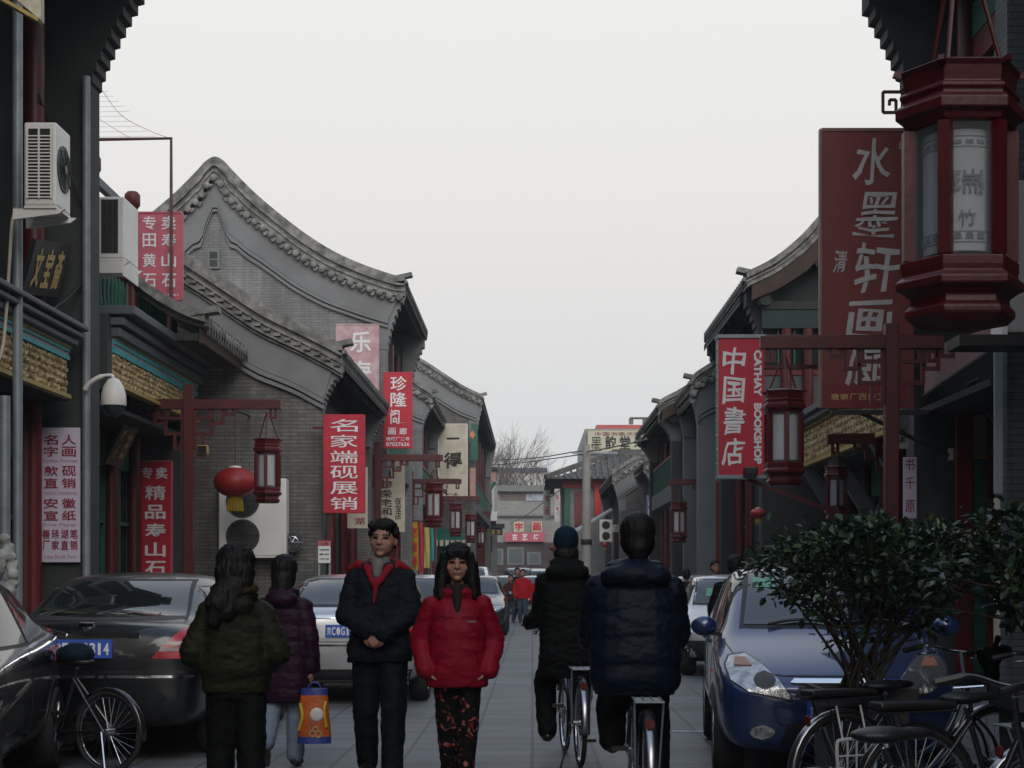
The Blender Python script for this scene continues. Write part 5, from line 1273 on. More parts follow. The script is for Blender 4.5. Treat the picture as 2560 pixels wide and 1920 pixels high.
for d in ('left','right'):
    for t in (.255,.51,.73): bl.seam([(f(t),.32),(f(t),.98)],d)
    for t in (.47,.68): bl.panel('door_handle',[(f(t)-.09,.90),(f(t)+.09,.90),(f(t)+.09,.93),(f(t)-.09,.93)],d,p_blue,.03,2,6)
    bl.panel('side_moulding',[(f(.27),.50),(f(.74),.50),(f(.74),.55),(f(.27),.55)],d,p_blue,.012,3,20)
    bl.panel('indicator',[(f(.225),.72),(f(.24),.72),(f(.24),.745),(f(.225),.745)],d,mat('orange_lens',(.5,.16,.06),.2),.012,2,3)
def wipers(c,y,z,n=2):
    w=MB()
    for x0 in (-.42,.12):
        pts=[]
        for i in range(9):
            x=x0+.5*i/8; h=c.bvh.ray_cast(Vector((x,-9,z+.035*math.sin(i/8*PI))),Vector((0,1,0)))
            if h[0]: pts.append(h[0]+h[1]*.025*(1 if h[1].y<0 else -1))
        w.tube(pts,.011,5)
    obj('wiper',w,m_black,c.t)
wipers(bl,0,1.045)
bl.panel('inspection_sticker',[(-.50,1.33),(-.34,1.33),(-.34,1.40),(-.50,1.40)],'front',mat('green_sticker',(.10,.35,.22),.5,var=.4,vs=30),.011,3,4)
gy=sedan('dark grey car cut off by the left edge, nearest to the camera',(-4.22,10.9,0),R(7),p_grey,3.9,1.74,k=1.0,mir=False)
sedan('dark greenish car behind the silver hatchback, only its roof corner showing',(-3.05,27,0),0,p_dgreen,4.3,1.7,detail=1)
sedan('silver car whose roof shows between the man and the woman in red',(-1.75,28.6,0),0,p_silver,4.3,1.7,detail=1)
sedan('dark grey car facing the camera to the right of the woman in red',(-1.47,41.2,0),0,p_grey,4.4,1.72,detail=1)
def van(label,loc,rz,pm,k=1):
    c=Car('parked_van',label,'van',loc,rz,VAN,4.2,1.7,pm,k)
    c.glass([(-.62,1.15),(.62,1.15),(.56,1.7),(-.56,1.7)],'front','windscreen'); c.glass([(-.6,1.2),(.6,1.2),(.55,1.7),(-.55,1.7)],'rear','rear_window')
    f=lambda t:-2.1+4.2*t
    c.sides([[(f(.24),1.15),(f(.42),1.15),(f(.42),1.7),(f(.31),1.68)],[(f(.45),1.15),(f(.9),1.15),(f(.88),1.68),(f(.45),1.7)]])
    c.wheel(f(.16)); c.wheel(f(.8)); c.mirrors(f(.2),1.2)
    for sg in (-1,1): c.panel('headlight',[(sg*x,z) for x,z in ((.45,.62),(.76,.64),(.76,.78),(.5,.76))],'front',m_refl,.006,4,6)
    c.panel('grille',[(-.4,.5),(.4,.5),(.4,.68),(-.4,.68)],'front',m_black,.006,4,6); return c
van('white van with slanted rear window behind the hair of the woman in red',(-2.1,53,0),0,p_white,.93)
sedan('white car with bluish windscreen left of the small figure in a red jacket',(-1.04,64,0),0,p_white,4.2,1.7,detail=1)
sedan('white car right of the small figure in a red jacket, facing the camera',(.12,69,0),0,p_white,4.2,1.7,detail=1)
van('distant dark van across the far end of the street',(-.75,88,0),0,p_dgreen,1.0)
van('distant white van half hidden by the blue-capped cyclist',(.35,97,0),0,p_white,1.0)
sl=sedan('small silver hatchback with black bumper facing the camera by the man in black',(3.02,25.0,0),R(-3),p_pale,3.9,1.62,st=HATCH,detail=1)
sl.panel('bumper',[(-.72,.24),(.72,.24),(.74,.52),(-.74,.52)],'front',m_black,.02,6,12); sl.panel('sticker',[(-.42,1.12),(-.18,1.12),(-.2,1.24),(-.40,1.24)],'front',mat('green_sticker',(.10,.35,.22),.5),.012,3,4)
sedan('pale car roof seen beyond the small silver hatchback on the right',(3.6,34.4,0),0,p_pale,4.2,1.68,detail=1)
# ---------------------------------------------------------------- people
def cloth(name,col,rough=.75,bump=.25,bs=90,var=.15,dark=None,sheen=.15,ds=3,vs=6):
    m=mat(name,col,rough,var=var,vs=vs,bump=bump,bs=bs,dark=dark,ds=ds,spec=.12); return m
m_skin=mat('skin',(.29,.145,.10),.55,var=.08,vs=20); m_lip=mat('lips',(.20,.065,.06),.5); m_eye=mat('eye_dark',(.02,.015,.012),.25); m_brow=mat('eyebrow_hair',(.025,.02,.018),.8)
m_hair=mat('black_hair',(.006,.0055,.0055),.55,var=.4,vs=60,stretch=(1,1,.08),bump=.3,bs=80,spec=.18)
def blob(name,mb,m,parent,voxel=.012,it=4,deform=None,region=None):
    o=obj(name,mb,m,parent,fix=True)
    r=o.modifiers.new('r','REMESH'); r.mode='VOXEL'; r.voxel_size=voxel; r.adaptivity=0
    s=o.modifiers.new('s','SMOOTH'); s.factor=.5; s.iterations=it
    bake(o)
    me=o.data
    if deform:
        nn=[v.normal.copy() for v in me.vertices]
        for v,n in zip(me.vertices,nn): v.co=v.co+n*deform(v.co,n)
    if region:
        for p in me.polygons: p.material_index=region(p.center)
    me.update(); return o
def torso(mb,rows,n=20):
    "rows of (z,rx,ry,cx,cy) from the hem up"
    rings=[[(cx+rx*math.copysign(abs(math.cos(2*PI*k/n))**.8,math.cos(2*PI*k/n)),cy+ry*math.copysign(abs(math.sin(2*PI*k/n))**.8,math.sin(2*PI*k/n)),z) for k in range(n)] for z,rx,ry,cx,cy in rows]
    return mb.loft(rings)
def limb(mb,pts,rs):
    for i in range(len(pts)-1): mb.caps(pts[i],pts[i+1],rs[i],rs[i+1])
    return mb
def hand(mb,w,d,nrm,curl=.5,side=1,s=1):
    "palm and five fingers from wrist w along d; nrm = palm side; thumb towards side"
    w=Vector(w);d=Vector(d).normalized();n=Vector(nrm);n=(n-d*n.dot(d)).normalized();b=d.cross(n)*side
    for k in range(4): mb.caps(w+b*(.012*(k-1.5)),w+d*.075+b*(.02*(k-1.5)),.014,.012,8)
    for k,l in enumerate((.062,.074,.07,.054)):
        p=w+d*.078+b*(.02*(1.5-k)); a=curl*.6; q=p+(d*math.cos(a)+n*math.sin(a))*l*.45; a=curl*1.6; r=q+(d*math.cos(a)+n*math.sin(a))*l*.35; a=curl*2.4; e=r+(d*math.cos(a)+n*math.sin(a))*l*.28
        mb.caps(p,q,.0095,.009,8); mb.caps(q,r,.009,.0082,8); mb.caps(r,e,.0082,.007,8)
    p=w+d*.022+b*.028; q=p+(b*.7+d*.6+n*.3).normalized()*.038; r=q+(d*.9+n*.5).normalized()*.032
    mb.caps(p,q,.013,.011,8); mb.caps(q,r,.011,.009,8)
def strap(p,name,path,w,m,front=True,off=.004):
    "seam, placket or zip laid on a garment: path of (x,z)"
    o=p.jk; bv=BVHTree.FromPolygons([v.co for v in o.data.vertices],[tuple(f.vertices) for f in o.data.polygons]); sg=-1 if front else 1
    P=[Vector((a,0,b)) for a,b in path]; P=crom(P,6); L_=[];R_=[]
    for i,q in enumerate(P):
        d=P[min(i+1,len(P)-1)]-P[max(i-1,0)]; n=Vector((-d.z,0,d.x)).normalized()*w/2
        for lst,e in ((L_,q+n),(R_,q-n)):
            h=bv.ray_cast(Vector((e.x,3*sg,e.z)),Vector((0,-sg,0)))
            lst.append((h[0]+Vector((0,sg*off,0)),h[0]-Vector((0,sg*.01,0))) if h[0] else None)
    k=[i for i in range(len(P)) if L_[i] and R_[i]]
    if len(k)<2: return
    obj(name,MB().grid([[L_[i][1],L_[i][0],R_[i][0],R_[i][1]] for i in k]),m,p.t,smooth=50,fix=True)
class Person:
    def __init__(s,label,loc,rz,h=1.7,group='people walking and cycling in the street',name='person'):
        s.t=thing(name,label,'person',loc,rz,group); s.k=h/1.7; s.t.scale=(s.k,)*3
    def body(s,J,female=False,voxel=.0075,hands=True,face=True,tilt=0,turn=0,hx=0,hy=0,hz=0,hs=1.0):
        b=MB(); s.J=J
        Mh=Matrix.Translation((hx,hy,hz+1.5))@Matrix.Rotation(turn,4,'Z')@Matrix.Rotation(tilt,4,'Y')@Matrix.Diagonal((hs*1.12,hs*1.08,hs*1.05,1))@Matrix.Translation((0,0,-1.5))
        s.Mh=Mh; i0=0
        b.ell((0,.005,1.60),(.074,.092,.10),20,14).ell((0,-.03,1.555),(.060 if female else .064,.062,.075),16,10).ell((0,-.068,1.497),(.026,.022,.020))
        b.ell((-.040,-.052,1.562),(.026,.022,.024)).ell((.040,-.052,1.562),(.026,.022,.024))
        b.caps((0,-.085,1.60),(0,-.104,1.565),.008,.013).ell((-.012,-.096,1.561),(.009,.009,.007)).ell((.012,-.096,1.561),(.009,.009,.007))
        b.caps((-.034,-.078,1.615),(.034,-.078,1.615),.011,.011)
        b.caps((-.016,-.088,1.536),(.016,-.088,1.536),.0075,.0075).caps((-.012,-.086,1.525),(.012,-.086,1.525),.0078,.0078)
        for q in (-1,1): b.ell((q*.076,.008,1.575),(.010,.020,.031),10,8)
        b.xf(Mh,0)
        limb(b,[(0,.015,1.36),Mh@Vector((0,.015,1.52))],[.052,.05])
        limb(b,[(-.11,.01,1.33),(.11,.01,1.33)],[.05,.05]); b.ell((0,.015,1.2),(.14,.09,.2)); b.ell(J['hip'],(.13,.09,.11)); limb(b,[(0,.01,1.15),J['hip']],[.11,.11])
        for q in ('l','r'):
            sg=1 if q=='l' else -1
            limb(b,[(sg*.135,.01,1.30),J['el'+q],J['wr'+q]],[.045,.036,.026])
            h=Vector(J['hip']); limb(b,[h+Vector((sg*.075,0,-.03)),J['kn'+q],J['an'+q]],[.078,.052,.038])
            a=Vector(J['an'+q]); f=Vector(J.get('ft'+q,(0,-.13,-.045))); limb(b,[a,a+f],[.035,.026])
            if hands: 
                d=Vector(J.get('hd'+q,Vector(J['wr'+q])-Vector(J['el'+q]))); hand(b,J['wr'+q],d,J.get('hn'+q,(-sg,0,0)),J.get('cu',.5),side=J.get('sd'+q,1))
        inv=Mh.inverted()
        def reg(c):
            p=inv@c
            if p.y<-.055 and p.z>1.5:
                for q in (-1,1):
                    if abs(p.x-q*.031)<.0155 and abs(p.z-1.594)<.0078: return 2
                    if .011<q*p.x<.052 and abs(p.z-(1.6165-.10*abs(q*p.x-.03)))<.0048: return 3
                if abs(p.x)<.019 and abs(p.z-1.530)<.0085-.006*(p.x/.019)**2: return 1
            return 0
        s.b=blob('body',b,[m_skin,m_lip,m_eye,m_brow],s.t,voxel,2,region=reg if face else None); return s
    def hair(s,prims,voxel=.009,name='hair',m=None,amp=.006):
        b=MB()
        for p in prims:
            if p[0]=='e': b.ell(p[1],p[2],18,12)
            else: b.caps(p[1],p[2],p[3],p[4])
        b.xf(s.Mh)
        df=lambda c,n: amp*noise.noise(Vector((c.x*70,c.y*70,c.z*9)))+amp*.8*noise.noise(Vector((c.x*160,c.y*160,c.z*14)))
        return blob(name,b,m or m_hair,s.t,voxel,2,df)
    def jacket(s,rows,m,sl,sr=(.085,.078,.062),hood=None,collar=None,quilt=0,qd=.1,voxel=.012,name='jacket',wr=.010,cuff=.9):
        b=MB(); torso(b,rows); J=s.J
        for q in ('l','r'):
            sg=1 if q=='l' else -1; w=Vector(J['el'+q]).lerp(Vector(J['wr'+q]),cuff)
            limb(b,[(sg*sl[0],sl[1],sl[2]),J['el'+q],w],sr)
        if collar: 
            z,rx,ry,th,cy=collar; b.tube([(rx*math.cos(a*PI/10),cy+ry*math.sin(a*PI/10),z+.012*math.sin(a*PI/10)) for a in range(20)],th,8,close=True)
        if hood:
            for e in hood: b.ell(e[0],e[1],18,10)
        def df(c,n):
            v=wr*(.7*noise.noise(Vector((c.x*7,c.y*7,c.z*16)))+.55*noise.noise(Vector((c.x*18+5,c.y*18,c.z*44)))+.3*noise.noise(Vector((c.x*40,c.y*40,c.z*70))))
            if quilt: 
                u=(c.z+.35*abs(c.x)*.25)/qd; v+=quilt*(abs(math.sin(PI*u))**.42-.8)
            return v
        o=blob(name,b,m,s.t,voxel,3,df); s.jk=o; return o
    def trousers(s,m,r=(.10,.078,.065),top=1.0,pel=(.155,.115),voxel=.012,name='trousers',it=3,cut=.96):
        b=MB(); J=s.J; h=Vector(J['hip'])
        torso(b,[(h.z-.12,pel[0]*.9,pel[1]*.95,h.x,h.y),(h.z,pel[0],pel[1],h.x,h.y),(h.z+.13,pel[0]*.92,pel[1]*.9,h.x,h.y)])
        for q in ('l','r'):
            sg=1 if q=='l' else -1; k=Vector(J['kn'+q]); a=k.lerp(Vector(J['an'+q]),cut)
            limb(b,[h+Vector((sg*.078,0,-.05)),k,a],r)
        df=lambda c,n:.007*noise.noise(Vector((c.x*14,c.y*14,c.z*18)))+.004*noise.noise(Vector((c.x*40,c.y*40,c.z*30)))
        return blob(name,b,m,s.t,voxel,it,df)
    def shoes(s,m):
        for q in ('l','r'):
            b=MB(); a=Vector(s.J['an'+q]); f=Vector(s.J.get('ft'+q,(0,-.13,-.045)))
            limb(b,[a+Vector((0,.02,-.03)),a+f*.6+Vector((0,0,-.005)),a+f*1.15],[.045,.045,.034]); blob('shoe',b,m,s.t,.012,2)
m_shoe=mat('black_leather_shoe',(.012,.011,.011),.35)
m_navy=cloth('dark_navy_cloth',(.005,.007,.012)); m_redlin=cloth('red_lining',(.20,.008,.018)); m_knit=cloth('grey_knit',(.16,.155,.145),bump=.6,bs=120)
m_dtr=cloth('dark_trousers',(.0035,.006,.009)); m_blk=cloth('black_cloth',(.0028,.0034,.0036)); m_oliv=cloth('olive_cloth',(.0125,.0125,.006),rough=.6); m_purp=cloth('purple_down_coat',(.02,.0055,.0165),rough=.45)
m_redc=cloth('red_down_coat',(.175,.003,.013),rough=.5); m_jean=cloth('pale_blue_jeans',(.17,.21,.27),dark=(.10,.14,.2)); m_navp=cloth('navy_down_coat',(.0035,.0075,.017),rough=.45)
m_ear=None
stand=dict(hip=(0,0,.90))
# man in dark jacket
Y=11.4; q=W(950,1955,Y)
P1=Person('man in dark jacket with red lining and grey polo neck, hands clasped in front',(q.x,Y,0),R(-4),1.79)
J=dict(hip=(0,.01,.90),ell=(.215,-.03,1.10),elr=(-.215,-.03,1.10),wrl=(.055,-.225,.985),wrr=(-.045,-.215,1.0),knl=(.105,-.10,.49),knr=(-.10,.02,.47),anl=(.105,-.17,.075),anr=(-.11,.17,.10),
  hdl=(-.75,-.15,-.55),hdr=(.6,-.25,-.75),hnl=(-.2,1,0),hnr=(-.1,1,0),cu=.75,sdr=-1)
P1.body(J,tilt=R(3),turn=R(-6),hx=.02,voxel=.0065)
P1.hair([('e',(0,.018,1.632),(.083,.095,.088)),('e',(0,.045,1.59),(.079,.068,.08)),('c',(-.055,-.065,1.668),(.06,-.062,1.672),.026,.024),('c',(-.078,-.02,1.63),(-.078,.0,1.60),.016,.012),('c',(.078,-.02,1.63),(.078,.0,1.60),.016,.012),('e',(.01,-.03,1.688),(.06,.06,.03))],.008,amp=.011)
P1.jacket([(.79,.215,.15,0,0),(.86,.218,.155,0,0),(1.0,.188,.15,0,0),(1.18,.18,.145,0,0),(1.32,.178,.13,0,.01),(1.40,.15,.10,0,.015),(1.44,.085,.075,0,.02)],m_navy,(.155,.01,1.33),(.084,.078,.060),wr=.013,collar=(1.415,.105,.09,.036,.01),cuff=.985)
b=MB(); b.tube([(.115*math.cos(a*PI/12),.012+.10*math.sin(a*PI/12),1.435+.03*math.sin(a*PI/12)-.02*abs(math.cos(a*PI/12))) for a in range(24)],.026,8,close=True)
b.caps((-.075,-.085,1.41),(-.02,-.15,1.30),.024,.018).caps((.08,-.085,1.41),(.02,-.15,1.31),.026,.02).caps((0,-.148,1.32),(-.015,-.152,1.17),.024,.009).caps((.13,-.03,1.43),(.19,.0,1.395),.03,.02).caps((-.13,-.03,1.43),(-.2,.0,1.395),.03,.02)
blob('red_lining',b,m_redlin,P1.t,.010,2)
b=MB(); b.lathe([(.068,1.39),(.078,1.40),(.070,1.44),(.066,1.475),(.06,1.48)],16,(0,.0,0)); b.caps((0,-.08,1.42),(0,-.12,1.36),.05,.03); blob('polo_neck',b,m_knit,P1.t,.009,2)
P1.trousers(m_dtr,(.115,.088,.072)); P1.shoes(m_shoe)
strap(P1,'front_placket',[(.01,1.15),(.005,1.0),(.0,.82)],.05,m_navy,off=.007); strap(P1,'zip',[(.035,1.15),(.032,1.0),(.028,.82)],.008,m_blk,off=.004)
for sg in (-1,1): strap(P1,'pocket_flap',[(sg*.08,.93),(sg*.17,.945)],.05,m_navy,off=.008)
# woman in red down coat
Y=10.8; q=W(1143,1985,Y)
P2=Person('woman in red down coat and floral trousers with long black hair, hands in pockets',(q.x,Y,0),R(3),1.60)
J=dict(hip=(0,.01,.88),ell=(.258,.05,1.06),elr=(-.258,.05,1.06),wrl=(.215,-.09,.855),wrr=(-.215,-.09,.855),knl=(.075,-.02,.47),knr=(-.07,.03,.47),anl=(.055,-.04,.075),anr=(-.05,.10,.08),hdl=(-.6,-.2,-.6),hdr=(.6,-.2,-.6),cu=.5,sdr=-1)
P2.body(J,female=True,hs=1.05,turn=R(0),voxel=.0065)
hp=[('e',(0,.02,1.635),(.090,.10,.092)),('e',(0,.05,1.56),(.092,.075,.13)),('c',(-.045,-.083,1.66),(-.03,-.088,1.628),.022,.012),('c',(.0,-.088,1.66),(.005,-.092,1.632),.022,.012),('c',(.045,-.083,1.66),(.035,-.086,1.628),.022,.012)]
for sg in (-1,1):
    hp+=[('e',(sg*.07,.0,1.54),(.038,.07,.10)),('c',(sg*.078,-.055,1.64),(sg*.086,-.05,1.52),.026,.028),('c',(sg*.086,-.05,1.52),(sg*.098,-.065,1.38),.028,.022),('c',(sg*.09,.0,1.58),(sg*.112,-.02,1.40),.035,.03),('c',(sg*.06,.06,1.56),(sg*.08,.08,1.36),.05,.04)]
P2.hair(hp,.009,amp=.008)
P2.jacket([(.745,.215,.17,0,0),(.80,.222,.18,0,0),(.95,.205,.185,0,0),(1.15,.195,.18,0,0),(1.29,.19,.155,0,.01),(1.37,.16,.12,0,.02),(1.42,.09,.08,0,.02)],m_redc,(.17,.01,1.30),(.085,.080,.070),collar=(1.405,.11,.10,.042,.01),quilt=.008,qd=.135,wr=.008,cuff=.98)
b=MB(); b.tube([(.09*math.cos(a*PI/10),.01+.085*math.sin(a*PI/10),1.43) for a in range(20)],.03,8,close=True).caps((0,-.09,1.42),(0,-.15,1.28),.05,.02); blob('dark_scarf',b,cloth('dark_scarf',(.018,.016,.012)),P2.t,.011,2)
def floral():
    m=cloth('floral_trousers_cloth',(.005,.0045,.0045)); nt=m.node_tree; L=nt.links.new; b=nt.nodes['Principled BSDF']; src=b.inputs['Base Color'].links[0].from_socket
    tc=N(nt,'ShaderNodeTexCoord'); n=N(nt,'ShaderNodeTexNoise'); n.inputs['Scale'].default_value=13; n.inputs['Detail'].default_value=1.5; n.inputs['Distortion'].default_value=1.5; L(tc.outputs['Object'],n.inputs['Vector'])
    r=N(nt,'ShaderNodeValToRGB'); r.color_ramp.elements[0].position=.58; r.color_ramp.elements[1].position=.63; L(n.outputs['Fac'],r.inputs[0])
    n2=N(nt,'ShaderNodeTexNoise'); n2.inputs['Scale'].default_value=30; L(tc.outputs['Object'],n2.inputs['Vector'])
    c=N(nt,'ShaderNodeValToRGB'); c.color_ramp.elements[0].position=.4; c.color_ramp.elements[0].color=(.16,.008,.012,1); c.color_ramp.elements[1].position=.72; c.color_ramp.elements[1].color=(.35,.16,.14,1); L(n2.outputs['Fac'],c.inputs[0])
    x=N(nt,'ShaderNodeMix',data_type='RGBA'); L(r.outputs[0],x.inputs[0]); L(src,x.inputs[6]); L(c.outputs[0],x.inputs[7]); L(x.outputs[2],b.inputs['Base Color']); return m
P2.trousers(floral(),(.098,.078,.058),pel=(.15,.115)); P2.shoes(m_shoe)
strap(P2,'front_placket',[(.005,1.36),(.0,1.2),(.0,1.0),(.0,.78)],.045,m_redc,off=.008); strap(P2,'seam',[(-.17,1.235),(0,1.225),(.17,1.235)],.008,cloth('dark_red_seam',(.10,.002,.006)),off=.002)
for sg in (-1,1): strap(P2,'pocket_seam',[(sg*.12,1.0),(sg*.15,.90)],.010,cloth('dark_red_seam',(.10,.002,.006)),off=.003)
obj('chest_badge',MB().box((.07,-.203,1.196),(.13,-.197,1.206)),m_knit,P2.t)
# woman in olive jacket, from behind
Y=9.8; q=W(590,2040,Y)
P3=Person('woman in olive jacket with black ponytail seen from behind at left',(q.x,Y,0),PI+R(4),1.555)
J=dict(hip=(0,.0,.88),ell=(.27,.04,1.06),elr=(-.27,.04,1.06),wrl=(.18,-.19,.96),wrr=(-.18,-.19,.96),knl=(.10,-.02,.47),knr=(-.10,.03,.47),anl=(.10,-.02,.08),anr=(-.10,.08,.08),cu=.6,sdr=-1)
P3.body(J,female=True,voxel=.010,face=False,hs=1.16)
P3.hair([('e',(0,.02,1.625),(.098,.108,.10)),('e',(-.0,.06,1.56),(.10,.08,.12)),('c',(0,.07,1.52),(.07,.12,1.40),.075,.07),('c',(.07,.12,1.40),(.095,.14,1.31),.07,.035),('c',(-.02,.09,1.5),(.03,.13,1.36),.06,.05)],.010,amp=.010)
P3.jacket([(.80,.215,.145,0,0),(.83,.222,.15,0,0),(.905,.222,.15,0,0),(.915,.225,.16,0,0),(.96,.245,.175,0,0),(1.1,.235,.17,0,0),(1.25,.225,.15,0,.01),(1.36,.17,.12,0,.02),(1.42,.09,.085,0,.02)],m_oliv,(.165,.01,1.31),(.092,.095,.07),hood=[((0,.13,1.375),(.13,.07,.075)),((0,.10,1.44),(.125,.06,.05))],wr=.013,collar=(1.43,.11,.10,.04,.03))
b=MB(); b.tube([(.135*math.cos(a*PI/10),.09+.075*math.sin(a*PI/10),1.475-.015*math.sin(a*PI/10)) for a in range(20)],.024,7,close=True); blob('fur_trim',b,cloth('brown_fur',(.035,.025,.012),bump=1),P3.t,.011,1,lambda c,n:.012*noise.noise(c*60))
P3.trousers(m_blk,(.125,.10,.085),pel=(.185,.14)); P3.shoes(m_shoe)
strap(P3,'back_seam',[(-.19,1.235),(0,1.225),(.19,1.235)],.010,cloth('dark_olive_seam',(.007,.007,.004)),front=False,off=.002); strap(P3,'waistband_seam',[(-.21,.912),(0,.908),(.21,.912)],.012,cloth('dark_olive_seam',(.007,.007,.004)),front=False,off=.002)
# woman in purple down coat, from behind
Y=12.3; q=W(712,1915,Y)
P4=Person('woman in long purple hooded down coat and pale jeans walking away with an orange bag',(q.x,Y,0),PI+R(-6),1.55)
J=dict(hip=(0,.0,.88),ell=(.21,.05,1.06),elr=(-.215,.03,1.04),wrl=(.20,-.10,.86),wrr=(-.23,.0,.79),knl=(.085,-.03,.47),knr=(-.085,-.10,.49),anl=(.075,.02,.085),anr=(-.09,-.05,.08),cu=.9,hdr=(0,0,-1),sdr=-1)
J['knl'],J['anl'],J['ftl']=(.095,.03,.48),(.10,.24,.20),(0,-.035,-.13)
J['knr'],J['anr']=(-.085,-.04,.47),(-.085,-.02,.085)
P4.body(J,female=True,voxel=.010,face=False,hs=1.06)
P4.hair([('e',(0,.015,1.62),(.092,.102,.098)),('e',(0,.035,1.55),(.088,.085,.10)),('c',(0,.06,1.52),(0,.07,1.44),.08,.075)],.010,amp=.007)
P4.jacket([(.53,.215,.15,0,0),(.60,.225,.16,0,0),(.85,.22,.16,0,0),(1.1,.205,.15,0,0),(1.27,.20,.14,0,.01),(1.36,.155,.11,0,.02),(1.42,.09,.085,0,.02)],m_purp,(.155,.01,1.305),(.088,.082,.07),hood=[((0,.12,1.38),(.135,.085,.085)),((0,.075,1.44),(.12,.07,.05))],quilt=.010,qd=.13,wr=.008,collar=(1.43,.1,.09,.035,.02))
P4.trousers(m_jean,(.105,.085,.075),pel=(.16,.12)); P4.shoes(mat('brown_suede_shoe',(.03,.024,.022),.8))
# the bag she carries
k=12.2/F; p=W(786,1858,12.15)
t=thing('carrier_bag','orange and blue plastic carrier bag in the hand of the woman in purple','bag',p,R(4))
wb,wt,hb=.5*84*k,.5*66*k,137*k
rings=[]
for i in range(9):
    u=i/8; w=wb+(wt-wb)*u; d=.055*(1-u*.6)+.004; rings.append([(w*math.cos(a*PI/9)*(1+.02*math.sin(7*u+a)),d*math.copysign(abs(math.sin(a*PI/9))**.7,math.sin(a*PI/9)),hb*u) for a in range(18)])
m_bor=mat('orange_bag_plastic',(.42,.085,.012),.35,var=.35,vs=9,bump=.3,bs=14); m_bbl=mat('blue_bag_plastic',(.025,.04,.22),.35,bump=.3,bs=14); m_byl=mat('yellow_bag_print',(.50,.32,.02),.4); m_btn=mat('tan_bag_print',(.42,.24,.12),.4); m_bwh=mat('white_bag_print',(.62,.60,.58),.4)
o=obj('bag_body',MB().loft(rings),[m_bor,m_bbl],t,smooth=60)
for pl in o.data.polygons:
    z=pl.center.z/hb
    pl.material_index=1 if z<.10 or z>.9 else 0
pr=MB()
def ring2(cx,cz,r,rr=.008): pr.tube([(cx+r*math.cos(a*PI/7),-.062+.02*cz/hb,cz+r*math.sin(a*PI/7)) for a in range(14)],rr,6,close=True)
ring2(-.01,.075,.022); ring2(.032,.07,.022); ring2(.012,.105,.018); obj('ring_print',pr,m_btn,t)
obj('swirl_print',MB().tube(crom([(-.11,-.045,.10),(-.085,-.052,.2),(-.10,-.04,.3)],5),.014,6).tube(crom([(.09,-.045,.12),(.075,-.045,.24),(.085,-.03,.31)],5),.012,6),m_byl,t)
obj('white_print',MB().ell((.02,-.046,.215),(.05,.012,.05),12,8),m_bwh,t)
obj('handle',MB().tube(crom([(-.05,0,hb),(-.03,0,hb+.03),(.0,0,hb+.042),(.03,0,hb+.03),(.05,0,hb)],4),.008,6),m_bbl,t)

